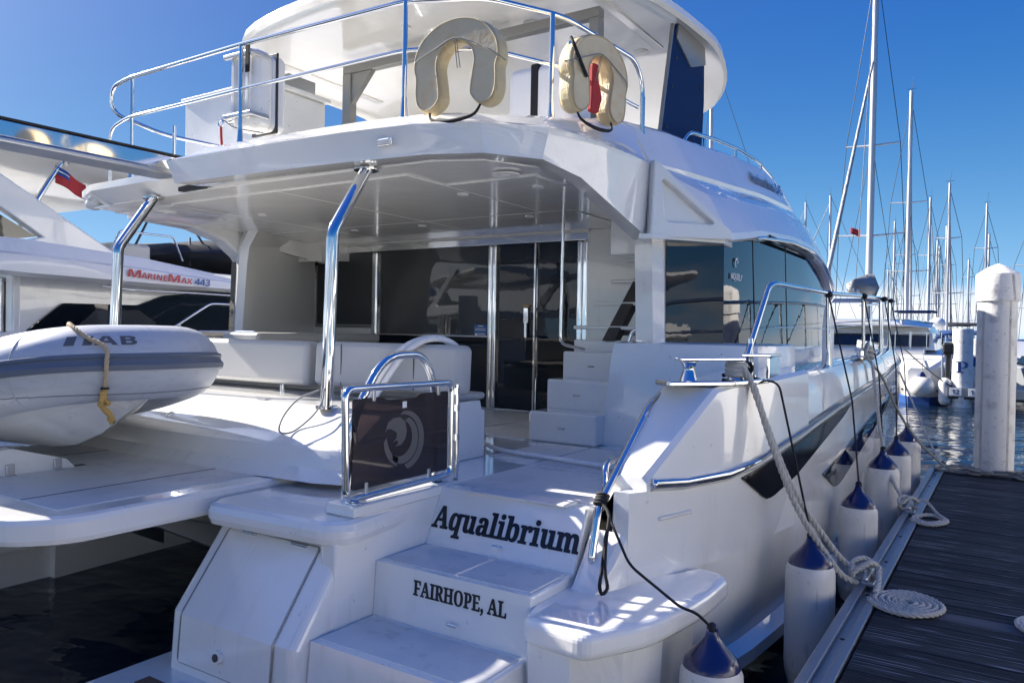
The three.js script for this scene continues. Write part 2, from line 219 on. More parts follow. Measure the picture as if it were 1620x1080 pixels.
// ---------- water and dock ----------
struct('water', new THREE.PlaneGeometry(3000, 3000).rotateX(-Math.PI / 2), M.water);
const DOCK = 0.72, DX = -0.78;
const dock = struct('dock', [bx(DX + 0.03, 1.75, 0.30, DOCK - 0.045, -10.4, 6, 0), bx(DX + 0.2, DX + 0.45, -0.8, 0.32, -9, -8.6), bx(DX + 0.2, DX + 0.45, -0.8, 0.32, -4.6, -4.2)], M.dark);
{
  const L = 1.62 - DX - 0.17, N = 3, mk = () => { const g = norm(new RoundedBoxGeometry(L, 0.04, 0.1385, 2, 0.006)); return g; };
  const plank = mk(); { const p = plank.attributes.position, u = plank.attributes.uv; for (let i = 0; i < p.count; i++) u.setXY(i, p.getX(i), p.getZ(i)); }
  const variants = [0, 1, 2].map((k) => { const g = plank.clone(), u = g.attributes.uv; for (let i = 0; i < u.count; i++) u.setXY(i, u.getX(i) + k * 0.37, u.getY(i) + k * 0.041 + 0.07); return g; });
  let z = -10.32, i = 0;
  while (z < 5.8) {
    const w = Math.abs(z + 4.98) < 0.08, o = shadow(new THREE.Mesh(variants[i % 3], w ? M.plankWood : [M.plankA, M.plankB, M.plankA, M.plankC, M.plankB][Math.floor(rnd() * 5)]));
    o.name = 'plank'; o.position.set(DX + 0.16 + L / 2, DOCK - 0.02 + (rnd() - 0.5) * 0.004, z); o.rotation.set((rnd() - 0.5) * 0.02, 0, (rnd() - 0.5) * 0.003); dock.add(o); z += 0.1415; i++;
  }
  part('edge_rail', [bx(DX, DX + 0.055, 0.52, DOCK + 0.02, -10.4, 6, 0.008), bx(DX + 0.1, DX + 0.15, 0.6, DOCK + 0.015, -10.4, 6, 0.008), bx(DX + 0.055, DX + 0.1, 0.6, DOCK - 0.015, -10.4, 6, 0)], M.alu, dock);
  part('end_board', bx(DX, 1.75, 0.42, DOCK + 0.004, -10.46, -10.403, 0.008), M.alu, dock);
  for (let z = -10.1; z < -3.3; z += 0.83) part('bolt', ball([DX + 0.078, DOCK - 0.014, z], 0.014, 1, 0.4, 1, 10), M.dark, dock);
}
function pileAt(name, label, x, z, r, yTop, mounts, group) {
  const t = thing(name, label, 'pile', [x, 0, z], group);
  const seg = 40, prof = []; for (let k = 0; k <= 12; k++) prof.push(new THREE.Vector2(r * (1 + 0.006 * Math.sin(k * 2.1)), -0.9 + (yTop - 0.02 + 0.9) * k / 12));
  part('post', new THREE.LatheGeometry(prof, seg).translate(x, 0, z), M.pile, t);
  return t;
}
{
  const t = pileAt('mooring_pile', 'white painted round pile with pointed cap at the end of the dock', -0.146, -10.74, 0.205, 2.78);
  const c = [[0.205, 2.72], [0.226, 2.722], [0.228, 2.75], [0.228, 3.02], [0.222, 3.04], [0.12, 3.115], [0.0, 3.17]].map((p) => new THREE.Vector2(...p));
  part('cap', toCreasedNormals(norm(new THREE.LatheGeometry(c, 40)), 0.5).translate(-0.146, 0, -10.74), M.pile, t);
}

// ---------- the yacht ----------
const C = -5.1, mx = (x) => 2 * C - x;
const yacht = thing('catamaran_yacht', 'large white flybridge catamaran yacht moored along the dock, named Aqualibrium on its steps', 'yacht', [C, 0, -9]);
const Y = (n, g, m, p = yacht) => part(n, g, m, p);
const XO = [[-2.8, -1.80], [-3.2, -1.70], [-3.4, -1.635], [-3.6, -1.575], [-3.9, -1.485], [-4.3, -1.385], [-4.8, -1.295], [-5.5, -1.225], [-7, -1.175], [-9.5, -1.17], [-12, -1.30], [-14, -1.58], [-16, -2.05], [-17.6, -2.5], [-18.4, -2.72]];
const YR = [[-3.55, 1.5], [-4.2, 1.465], [-4.6, 1.475], [-5.3, 1.565], [-6.2, 1.655], [-7, 1.725], [-9, 1.83], [-12, 1.95], [-15, 2.02], [-18.4, 2.08]];
const YG = [[-3.55, 1.98], [-4.5, 1.99], [-6, 2.02], [-9, 2.07], [-12, 2.13], [-18.4, 2.22]];
const xo = (z) => lerpT(XO, z), yr = (z) => lerpT(YR, z), yg = (z) => lerpT(YG, z);
const XI = [[-3, -3.72], [-12, -3.72], [-15, -3.5], [-17.6, -2.95], [-18.4, -2.76]];
const zs = []; for (let z = -3.56; z > -18.4; z -= 0.42) zs.push(z); zs.push(-18.4);
{
  const low = zs.map((z) => { const o = xo(z), i = lerpT(XI, z), r = yr(z), k = clamp((o - i) / 2.5), t = 1 - sstep(-12, -18.4, z) * 0 ; const f = 0.03 + 0.16 * sstep(-10, -18, z) * 0; return [[(o + i) / 2, -0.7, z], [o - 0.5 * k, -0.38, z], [o - 0.28 * k, 0.14, z], [o - 0.06 * k, 0.22, z], [o - 0.02 * k, 0.245, z], [o - 0.015 * k, 0.33, z], [o - 0.10 * k, 0.375, z], [o - 0.015, 0.80, z], [o, r - 0.09, z], [o - 0.004, r - 0.03, z], [o - 0.10 * k, r - 0.03, z], [o - 0.11 * k, 1.16, z], [i, 1.16, z], [i + 0.05 * k, 0.95, z], [i + 0.72 * k, 0.66, z], [i + 0.76 * k, -0.3, z]]; });
  const hg = loft(low, { crease: 0.45 });
  const topz = zs.filter((z) => z < -4.5);
  const up = topz.map((z) => { const o = xo(z), r = yr(z), g = yg(z), q = 1 - 0.6 * sstep(-14, -18.4, z); return [[o - 0.012, r + 0.03, z], [o - 0.03, (r + g) / 2, z], [o - 0.05, g - 0.06, z], [o - 0.075, g - 0.018, z], [o - 0.12, g, z], [o - 0.30 * q, g, z], [o - 0.33 * q, g - 0.03, z], [o - 0.34 * q, g - 0.16, z], [o - 0.36 * q, r + 0.03, z]]; });
  const ug = loft(up, { crease: 0.4 });
  const hull = Y('hull', hg, M.hull); Y('bulwark', ug, M.hull);
  const rail = zs.filter((z, i) => i % 1 === 0).map((z) => V(xo(z) + 0.012, yr(z), z)); rail.splice(0, 1, V(xo(-3.72) + 0.012, 1.5, -3.72));
  const short = rail.filter((p) => p.z > -4.9), rb = sweep(short, (t) => 0.028 - 0.018 * sstep(0.8, 1, t), 10); Y('rub_rail', rb, M.steel); Y('rub_line', sweep(rail.filter((p) => p.z < -4.7).map((p) => p.clone().add(V(0.004, 0.004, 0))), 0.009, 8), M.greyframe); Y('rub_strip', sweep(rail.map((p) => p.clone().add(V(-0.014, -0.020, 0))), 0.022, 8), M.gel);
  Y('hull', mirror(hg, C), M.hull); Y('bulwark', mirror(ug, C), M.hull); Y('rub_rail', mirror(rb, C), M.steel);
  Y('bridge_deck', bx(mx(-3.7), -3.7, 0.75, 1.25, -17.2, -4.7, 0.03), M.gel);
  Y('foredeck', bx(mx(-1.6), -1.6, 1.72, 1.86, -13.9, -7.75, 0.02), M.deck); Y('side_deck', bx(-2.6, -1.6, 1.72, 1.86, -7.75, -6.2, 0.02), M.deck); Y('side_deck', bx(mx(-1.6), mx(-2.3), 1.72, 1.86, -7.75, -6.2, 0.02), M.deck);
  // dark hull windows let into the topsides
  const dens = (p) => { const out = []; p.forEach((a, i) => { const b = p[(i + 1) % p.length], n = Math.max(1, Math.ceil(Math.abs(a[0] - b[0]) / 0.3)); for (let k = 0; k < n; k++) out.push([a[0] + (b[0] - a[0]) * k / n, a[1] + (b[1] - a[1]) * k / n]); }); return out; };
  const hx = (z, y) => xo(z) - 0.015 * (1 - clamp((y - 0.80) / (yr(z) - 0.89)));
  const winStrip = (top, bot) => { const z0 = Math.max(top[0][0], bot[0][0]), z1 = Math.min(top[top.length - 1][0], bot[bot.length - 1][0]), R = []; for (let i = 0; i <= 40; i++) { const z = z0 + (z1 - z0) * i / 40, a = lerpT(top, z), b = Math.min(a - 0.004, lerpT(bot, z)); R.push([[hx(z, a) + 0.014, a, z], [hx(z, (a + b) / 2) + 0.016, (a + b) / 2, z], [hx(z, b) + 0.014, b, z], [hx(z, b) - 0.05, b, z], [hx(z, a) - 0.05, a, z]]); } return loft(R, { crease: 0.4 }); };
  const zA = [-4.6, -5, -5.4, -5.8, -6.2, -6.6, -7, -7.4], wA = winStrip(zA.map((z) => [z, yr(z) - 0.05]), [[-4.6, 1.415], [-4.93, 1.245], [-5.05, 1.24], [-5.5, 1.32], [-6.2, 1.46], [-6.9, 1.60], [-7.2, 1.67], [-7.4, 1.69]]);
  const wB = winStrip([[-6.3, 1.215], [-7.4, 1.36], [-9.2, 1.55], [-10.4, 1.63]], [[-6.3, 1.205], [-6.72, 1.05], [-6.85, 1.045], [-8.2, 1.26], [-9.6, 1.48], [-10.4, 1.62]]);
  Y('hull_window', wA, M.hullGlass, hull); Y('hull_window', wB, M.glass, hull);
}
// starboard quarter: stern body, cap, the two coaming tiers, the swim steps
{
  const q = Y('stern_quarter', [loft([[-0.7, -0.03], [0.1, -0.02], [0.3, 0.0], [0.92, 0.03]].map(([y, f]) => [[-1.84, y, -3.95], [-1.84, y, -3.02 + f], [-1.79, y, -2.965 + f], [-1.57, y, -2.95 + f], [-1.42 + f, y, -3.12 + f], [-1.36 + f, y, -3.40], [-1.40 + f, y, -3.95]]), { crease: 0.22 })], M.hull);
  const cap = roundPoly([[-1.86, -3.62], [-1.86, -3.08], [-1.80, -2.90], [-1.47, -2.87], [-1.30, -3.18], [-1.215, -3.62], [-1.22, -4.05], [-1.42, -4.12], [-1.5, -3.9]], [0.02, 0.05, 0.05, 0.06, 0.10, 0.2, 0.06, 0.05, 0.1], 5);
  Y('step_cap', norm(ext(cap.map(([x, z]) => [x, -z]), 0.125, 0.042, null, 5)).rotateX(-Math.PI / 2).translate(0, 0.877, 0), M.gel);
  // lower tier, raked aft face
  const tier = (x0, prof, zf) => prof.map(([z, y0, y1]) => [[x0(z), y0, z], [x0(z), y1 - 0.02, z], [x0(z) + 0.025, y1, z], [xo(z) - 0.04, y1, z], [xo(z) - 0.012, y1 - 0.025, z], [xo(z) + 0.0, y0, z]]);
  Y('coaming', loft([[[-1.80, 0.98, -3.36], [-1.80, 1.0, -3.36], [-1.78, 1.0, -3.36], [-1.70, 1.0, -3.35], [-1.665, 1.0, -3.35], [-1.66, 0.98, -3.35]], ...tier(() => -1.80, [[-3.48, 0.98, 1.15], [-3.6, 0.98, 1.32], [-3.69, 0.98, 1.455], [-4.4, 0.98, 1.46], [-5.5, 0.98, 1.46]])], { crease: 0.4 }), M.hull);
  Y('coaming', loft([[[-1.74, 1.45, -3.70], [-1.74, 1.50, -3.70], [-1.71, 1.53, -3.71], [-1.58, 1.53, -3.69], [-1.553, 1.50, -3.69], [-1.548, 1.45, -3.69]], ...tier(() => -1.745, [[-3.78, 1.45, 1.585], [-4.32, 1.45, 1.965], [-4.5, 1.45, 1.985], [-4.9, 1.45, 1.995], [-5.85, 1.45, 2.03]])], { crease: 0.4 }), M.gel);
  Y('scuff_bar', cyl([xo(-3.78) + 0.004, 1.31, -3.78], [xo(-4.05) + 0.004, 1.31, -4.05], 0.012), M.gel);
  // cockpit sole and swim steps
  const sole = Y('cockpit_sole', [bx(mx(-1.78), -1.78, 1.15, 1.344, -7.7, -3.66, 0.01)], M.gel);
  const tiles = [[-2.78, -1.84, -4.52, -3.72], [-2.78, -1.84, -5.5, -4.55], [-3.22, -2.81, -5.5, -4.7], [-4.2, -3.47, -7.5, -5.6], [-5.05, -4.23, -7.5, -4.75], [-6.0, -5.08, -7.5, -4.75], [-7.0, -6.03, -7.5, -4.75]];
  for (const [a, b, c, d] of tiles) part('nonskid_panel', bx(a, b, 1.341, 1.353, c, d, 0.004), M.deck, sole);
  const stp = Y('swim_steps', [side([[-3.66, 1.35], [-3.585, 1.35], [-3.44, 1.05], [-3.03, 1.05], [-3.01, 0.77], [-2.58, 0.77], [-2.55, 0.45], [-3.66, 0.45]], -2.80, -1.83, 0.014)], M.gel);
  part('tread', bx(-2.77, -1.86, 1.044, 1.056, -3.41, -3.07, 0.004), M.deck, stp); part('tread', bx(-2.77, -1.86, 0.764, 0.776, -2.98, -2.62, 0.004), M.deck, stp);
  part('tread_nosing', bx(-2.6, -1.95, 1.343, 1.358, -3.7, -3.56, 0.006), M.deck, stp);
  for (const [x, y, z, t] of [[-2.31, 1.105, -3.452, 0.45], [-2.26, 0.835, -2.992, 0.07]]) { const g = new RoundedBoxGeometry(0.062, 0.018, 0.012, 3, 0.006); g.rotateX(-t).translate(x, y, z); part('step_light', g, M.steel, stp); }
  // lettering on the risers
  const r1 = Math.atan2(0.145, 0.30), up1 = V(0, Math.cos(r1), -Math.sin(r1)), n1 = V(0, Math.sin(r1), Math.cos(r1));
  const t1 = text('Aqualibrium', fSerif, 0.124, 0.955, 0, 0.002, 0.0035); t1.applyMatrix4(basis([-2.785, 1.142, -3.4822], V(1, 0, 0), up1, n1)); part('lettering', t1, M.ink, stp).userData.label = 'black serif name Aqualibrium on the upper riser';
  const t2 = text('FAIRHOPE, AL', fSerif, 0.074, 0.565, 0, 0.002, 0.0016); t2.applyMatrix4(basis([-2.525, 0.925, -3.0195], V(1, 0, 0), V(0, 1, -0.07).normalize(), V(0, 0.07, 1).normalize())); part('lettering', t2, M.ink, stp).userData.label = 'black serif port name FAIRHOPE, AL on the lower riser';
  const plat = Y('swim_platform', plan(roundPoly([[-3.95, -3.6], [-3.95, -1.95], [-3.6, -1.6], [-1.9, -1.6], [-1.55, -2.0], [-1.5, -3.0], [-1.84, -3.0], [-1.84, -3.6]], 0.12), 0.30, 0.445, 0.03), M.gel);
  for (let k = 0; k < 7; k++) part('teak_strip', bx(-3.72, -1.75, 0.441, 0.452, -1.74 - k * 0.1, -1.655 - k * 0.1, 0.003), M.teak, plat);
}
// engine hatch box between the steps and the tender platform
{
  const prof = [[-2.47, 0.44], [-2.49, 0.745], [-2.83, 1.20], [-3.66, 1.20], [-3.66, 0.44]];
  const b = Y('engine_box', [norm(ext(prof.map(([z, y]) => [-z, y]), 0.967, 0.05, null, 5)).rotateY(Math.PI / 2).translate(-3.77, 0, 0)], M.gel);
  const n = V(0, 0.34, 0.455).normalize();
  // hatch lid: a bent plate that stands a little proud
  const lid = [[-2.462, 0.50], [-2.482, 0.742], [-2.775, 1.135]], lidg = loft(lid.map(([z, y], i) => { const k = i === 2 ? 0.004 : 0; const s = i === 0 ? 0.014 : 0.02; return [[-3.66 + k, y, z], [-2.955 - k, y, z], [-2.955 - k, y - 0.012, z - 0.02], [-3.66 + k, y - 0.012, z - 0.02]]; }), { crease: 0.3 });
  const L = part('hatch_lid', lidg, M.gel, b);
  const gl = new THREE.BufferGeometry();
  part('hatch_seal', [bent([[-3.672, 0.497, -2.466], [-3.672, 0.744, -2.486], [-3.668, 1.146, -2.786], [-2.947, 1.146, -2.786], [-2.943, 0.744, -2.486], [-2.943, 0.497, -2.466]], 0.0045, 0.03, 6, true)], M.greyframe, b);
  part('hatch_lock', [cyl([-3.33, 0.60, -2.47], [-3.33, 0.602, -2.448], 0.035, 0.035, 20)], M.gel, L); part('hatch_lock', [cyl([-3.33, 0.60, -2.46], [-3.33, 0.602, -2.442], 0.02, 0.02, 16)], M.dark, L);
  for (const x of [-3.5, -3.1]) part('hinge', bx(x - 0.06, x + 0.06, 1.13, 1.143, -2.79, -2.772, 0.004), M.steel, b);
  Y('engine_box_cap', plan(roundPoly([[-3.77, -3.68], [-3.78, -2.78], [-3.70, -2.64], [-2.84, -2.70], [-2.74, -2.80], [-2.80, -3.3], [-2.83, -3.68]], [0.02, 0.1, 0.1, 0.12, 0.08, 0.1, 0.02], 6), 1.175, 1.30, 0.045), M.gel);
  Y('step_side_wall', side([[-3.69, 1.355], [-2.98, 1.335], [-2.74, 1.19], [-2.74, 0.46], [-3.69, 0.46]], -2.90, -2.797, 0.015), M.gel);
  Y('side_sill', bx(-3.0, -2.79, 1.30, 1.362, -3.74, -2.86, 0.012), M.gel);
}
// port hull stern, mirrored and mostly hidden
Y('engine_box', mirror(side([[-2.47, 0.44], [-2.49, 0.745], [-2.83, 1.20], [-3.66, 1.20], [-3.66, 0.44]], -3.1, -1.5, 0.03), C), M.gel);
Y('swim_platform', mirror(plan(roundPoly([[-3.1, -3.6], [-3.1, -1.95], [-2.9, -1.6], [-1.9, -1.6], [-1.55, -2.0], [-1.5, -3.0], [-1.5, -3.6]], 0.12), 0.30, 0.445, 0.03), C), M.gel);
Y('stern_body', mirror(bx(-3.0, -1.45, -0.6, 0.31, -3.6, -2.4, 0.05), C), M.hull); Y('stern_body', bx(-3.0, -1.86, -0.6, 0.31, -3.6, -2.2, 0.05), M.hull);
Y('coaming', mirror(side([[-3.3, 0.98], [-3.62, 1.46], [-3.7, 1.5], [-4.34, 1.95], [-5.9, 2.0], [-5.9, 0.98]], -1.78, -1.36, 0.03), C), M.gel);
// lifting tender platform between the hulls, with its chock and lift arms
{
  const p = Y('tender_platform', plan(roundPoly([[mx(-3.80), -3.75], [mx(-3.80), -1.98], [mx(-4.0), -1.74], [-4.0, -1.74], [-3.80, -1.98], [-3.80, -3.75]], [0.02, 0.12, 0.12, 0.12, 0.12, 0.02]), 1.19, 1.335, 0.035), M.gel);
  part('platform_panel', bx(mx(-3.98), -3.98, 1.331, 1.3405, -3.3, -2.0, 0.003), M.deck, p); for (const x of [-4.35, -5.6]) part('panel_seam', bx(x - 0.004, x + 0.004, 1.3395, 1.3425, -3.3, -2.0, 0), M.dark, p);
  part('lift_arm', [side([[-3.9, 0.62], [-3.0, 1.05], [-2.6, 1.2], [-2.45, 1.2], [-3.0, 0.9], [-3.9, 0.42]], -4.2, -4.08, 0.01)], M.brushed, p); part('lift_arm', [side([[-3.9, 0.62], [-3.0, 1.05], [-2.6, 1.2], [-2.45, 1.2], [-3.0, 0.9], [-3.9, 0.42]], mx(-4.08), mx(-4.2), 0.01)], M.brushed, p);
  part('lift_bracket', [side([[-3.2, 1.2], [-3.05, 0.98], [-2.88, 0.98], [-2.8, 1.2]], -5.35, -5.2, 0.01)], M.brushed, p);
  const aftC = [[-2.22, 1.335], [-2.22, 1.50], [-2.30, 1.50], [-2.62, 1.40], [-2.68, 1.335]];
  const ch = Y('chock', side(aftC, -5.22, -5.10, 0.006), M.plastic); Y('chock', side(aftC, -6.4, -6.28, 0.006), M.plastic);
  for (const z of [-2.28, -2.56]) part('bracket', [bx(-5.10, -5.085, 1.34, 1.41, z - 0.025, z + 0.025, 0.01), bx(-5.10, -5.05, 1.336, 1.345, z - 0.025, z + 0.025, 0.003)], M.brushed, ch);
  part('pad_eye', [cyl([-5.06, 1.336, -2.14], [-5.06, 1.38, -2.14], 0.035, 0.03, 14)], M.brushed, ch);
  part('runner', bx(-5.16, -5.11, 1.336, 1.343, -2.75, -2.1, 0), M.dark, ch);
}
// aft cockpit seat unit: raked coaming, side box, cushions
{
  const xs = [mx(-3.27), mx(-3.33), mx(-3.5), mx(-4.0), C, -4.0, -3.5, -3.33, -3.27], bulge = [-0.14, -0.04, 0.02, 0.06, 0.09, 0.06, 0.02, -0.04, -0.14];
  const rings = xs.map((x, i) => { const b = bulge[i], h = i === 0 || i === 8 ? -0.04 : 0; return [[x, 1.34, -4.66], [x, 1.70 + h, -4.66], [x, 1.745 + h, -4.62], [x, 1.745 + h, -3.72], [x, 1.735 + h, -3.66 + b * 0.2], [x, 1.565 + h, -3.40 + b * 0.7], [x, 1.52 + h, -3.36 + b], [x, 1.47 + h, -3.345 + b], [x, 1.41, -3.33 + b], [x, 1.34, -3.25 + b]]; });
  const u = Y('seat_base', loft(rings, { crease: 0.5 }), M.gel);
  part('locker_seam', bent([[-5.72, 1.50, -3.31], [-4.95, 1.52, -3.30], [-4.72, 1.60, -3.43], [-4.50, 1.737, -3.66]], 0.004, 0.12, 6), M.dark, u);
  part('locker_latch', [new THREE.TorusGeometry(0.028, 0.006, 8, 20).rotateX(-0.98).translate(-5.22, 1.612, -3.42)], M.steel, u);
  part('latch_plate', bx(-4.6, -4.5, 1.744, 1.752, -3.75, -3.70, 0.003), M.steel, u);
  part('side_panel', side([[-4.68, 1.345], [-4.68, 1.69], [-4.64, 1.70], [-4.62, 1.762], [-3.8, 1.762], [-3.8, 1.345]], -3.30, -3.255, 0.008), M.gel, u);
  const back = (x0, x1, y0, y1) => { const o = Y('backrest', [new RoundedBoxGeometry(x1 - x0, y1 - y0, 0.17, 5, 0.05).rotateX(-0.05).translate((x0 + x1) / 2, (y0 + y1) / 2, -4.38)], M.vinyl); for (const x of [x0 + 0.32, x1 - 0.3]) { const s = cyl([x, 1.74, -4.32], [x, y0 + 0.03, -4.34], 0.018); part('support', [s, cyl([x, 1.742, -4.32], [x, 1.80, -4.32], 0.024)], M.steel, o); } return o; };
  back(mx(-3.52), -4.74, 1.80, 2.16); const b2 = back(-4.66, -3.21, 1.815, 2.165);
  for (const x of [-4.35, -3.62]) part('cushion_seam', bx(x - 0.003, x + 0.003, 1.83, 2.15, -4.296, -4.291, 0), M.dark, b2);
  Y('seat_cushion', bx(mx(-3.4), -3.4, 1.745, 1.80, -4.9, -4.47, 0.03), M.vinyl);
  Y('side_seat', bx(mx(-2.62), mx(-3.5), 1.34, 2.10, -7.4, -5.3, 0.06), M.gel);
  Y('side_seat_cushion', bx(mx(-2.9), mx(-3.5), 2.10, 2.21, -7.3, -5.4, 0.04), M.vinyl);
  Y('seat_handrail', bent([[-7.40, 2.10, -5.6], [-7.36, 2.21, -5.6], [-6.96, 2.21, -5.6], [-6.92, 2.1, -5.6]], 0.016, 0.05), M.steel);
}
// stairs to the flybridge
{
  const s = Y('stair', [bx(-3.44, -2.8, 1.345, 1.60, -7.0, -5.6, 0.02, 3), bx(-3.42, -2.8, 1.59, 1.86, -7.0, -5.86, 0.02, 3), bx(-3.41, -2.8, 1.85, 2.10, -7.0, -6.12, 0.02, 3), bx(-3.40, -2.8, 2.09, 2.205, -7.0, -6.3, 0.02, 3)], M.gel);
  for (const [y, z] of [[1.47, -5.598], [1.73, -5.858], [1.97, -6.118]]) part('step_light', new RoundedBoxGeometry(0.07, 0.02, 0.012, 3, 0.006).translate(-3.12, y, z), M.steel, s);
  for (const [y, z, x] of [[2.30, -6.42, -3.47], [2.53, -6.68, -3.40], [2.76, -6.94, -3.34], [2.99, -7.2, -3.3]]) { part('tread', bx(x, -2.68, y, y + 0.035, z - 0.27, z, 0.012), M.gel, s); part('tread_bracket', bx(-3.0, -2.7, y - 0.05, y - 0.002, z - 0.2, z - 0.06, 0.004), M.stringer, s); }
  part('stringer', side([[-6.28, 2.20], [-6.42, 2.20], [-7.40, 3.06], [-7.40, 3.18]], -3.10, -2.98, 0.004), M.stringer, s);
  Y('stair_wall', [bx(-3.9, -2.5, 1.36, 3.40, -7.62, -7.52, 0.01), bx(-3.0, -2.64, 2.95, 3.38, -7.5, -6.2, 0.02)], M.gel);
  Y('stair_wall', bx(-2.66, -2.54, 2.1, 3.3, -7.5, -6.0, 0.02), M.gel);
  Y('stair_pole', bent([[-3.28, 3.42, -5.86], [-3.29, 2.17, -5.86], [-3.18, 2.12, -6.1]], 0.0145, 0.07), M.steel);
  Y('grab_rail', bent([[-2.70, 2.18, -5.95], [-2.66, 2.30, -5.97], [-2.46, 2.30, -5.97], [-2.42, 2.18, -5.95]], 0.017, 0.05), M.steel);
  // transverse bulwark beside the stair
  Y('cockpit_side', loft([[1.34, 0], [2.12, 0.07], [2.19, 0.085], [2.205, 0.13]].map(([y, f]) => [[-2.84 + f, y, -5.74 - f], [-2.2, y, -5.76 - f], [-1.72 - f * 0.5, y, -5.76 - f], [-1.56 - f * 0.6, y, -5.83 - f], [-1.47 - f * 0.6, y, -6.0 - f], [-1.45 - f * 0.6, y, -6.6], [-2.84 + f, y, -6.6]]), { crease: 0.5 }), M.gel);
  Y('deck_fill', ball([-1.86, 2.11, -5.84], 0.016), M.steel);
}
// salon bulkhead with its glass
{
  const z = -7.6, fr = (x0, x1, y0, y1, d = 0.05, r = 0.01) => bx(x0, x1, y0, y1, z - 0.03, z + d, r);
  const f = Y('salon_frame', [fr(-8.22, -3.88, 3.285, 3.375), fr(-7.11, -7.01, 1.35, 3.285, 0.06, 0.03), fr(-5.245, -5.18, 1.35, 3.285, 0.06, 0.025), fr(-5.175, -5.11, 1.35, 3.285, 0.07, 0.025), fr(-4.055, -3.98, 1.35, 3.285, 0.05, 0.025), fr(-3.975, -3.89, 1.35, 3.285, 0.08, 0.03), fr(-8.22, -3.9, 1.335, 1.362, 0.05), fr(-7.01, -5.245, 2.19, 2.215, 0.04)], M.steel);
  part('window_frame', [fr(-8.22, -8.17, 2.29, 3.30, 0.04), fr(-8.17, -7.11, 2.285, 2.33, 0.04)], M.greyframe, f);
  part('window_pane', bx(-8.17, -7.11, 2.33, 3.285, z, z + 0.012, 0), M.glassBlind, f);
  part('window_pane', bx(-7.01, -5.245, 2.215, 3.285, z, z + 0.012, 0), M.glassBlind, f);
  part('window_pane', bx(-7.01, -5.245, 1.36, 2.19, z, z + 0.012, 0), M.doorGlass, f);
  const d1 = part('sliding_door', bx(-5.11, -4.6, 1.362, 3.285, z, z + 0.022, 0.004), M.doorGlass, f); part('sliding_door', bx(-4.585, -4.055, 1.362, 3.285, z - 0.03, z - 0.005, 0.004), M.doorGlass, f);
  part('door_edge', bx(-4.612, -4.59, 1.362, 3.285, z + 0.002, z + 0.034, 0.003), M.steel, f);
  part('door_handle', [bx(-4.735, -4.67, 2.36, 2.55, z + 0.02, z + 0.06, 0.012), cyl([-4.70, 2.20, z + 0.05], [-4.70, 2.38, z + 0.05], 0.022)], M.steel, d1); part('handle_tag', bx(-4.74, -4.66, 2.556, 2.575, z + 0.02, z + 0.05, 0), M.ropeYellow, d1);
  const st = part('sticker', bx(-5.455, -5.27, 2.20, 2.345, z + 0.0125, z + 0.0155, 0), M.blueSign, f);
  part('sticker_print', [bx(-5.40, -5.32, 2.322, 2.332, z + 0.0155, z + 0.0165, 0), ...[0, 1, 2].map((k) => bx(-5.44, -5.285, 2.296 - k * 0.012, 2.300 - k * 0.012, z + 0.0155, z + 0.0165, 0)), bx(-5.44, -5.405, 2.215, 2.24, z + 0.0155, z + 0.0165, 0), ...[0, 1].map((k) => bx(-5.395, -5.29, 2.222 + k * 0.012, 2.228 + k * 0.012, z + 0.0155, z + 0.0165, 0))], M.white, st);
  Y('salon_sill', [bx(-8.3, -7.1, 1.36, 2.285, z - 0.02, z + 0.02, 0.005)], M.gel);
  Y('lintel', bx(-8.3, -3.86, 3.372, 3.44, z - 0.1, z + 0.12, 0.02), M.ceil);
}
// corner pillars and cabin sides
const cabinPlan = [[-2.34, -5.9], [-1.97, -6.22], [-1.94, -7.0], [-1.93, -8.0], [-1.93, -9.2], [-1.97, -10.2], [-2.09, -11.3], [-2.5, -12.5], [-3.2, -13.4], [-4.1, -13.95], [C, -14.15]];
const yWin = (z) => lerpT([[-6.2, 3.03], [-7.1, 3.16], [-8.2, 3.235], [-9.2, 3.235], [-9.9, 3.15], [-10.8, 2.96], [-11.6, 2.80], [-13, 2.62], [-14.2, 2.55]], z), yCre = (z) => lerpT([[-6.2, 3.60], [-7.2, 3.66], [-8.3, 3.745], [-9.6, 3.79], [-10.8, 3.64], [-12, 3.30], [-13, 3.0], [-14.2, 2.85]], z), yTop = (z) => lerpT([[-6.2, 3.99], [-7, 4.04], [-7.9, 4.13], [-9, 4.20], [-10, 4.15], [-10.9, 3.98], [-12.2, 3.58], [-13.2, 3.24], [-14.2, 3.05]], z);
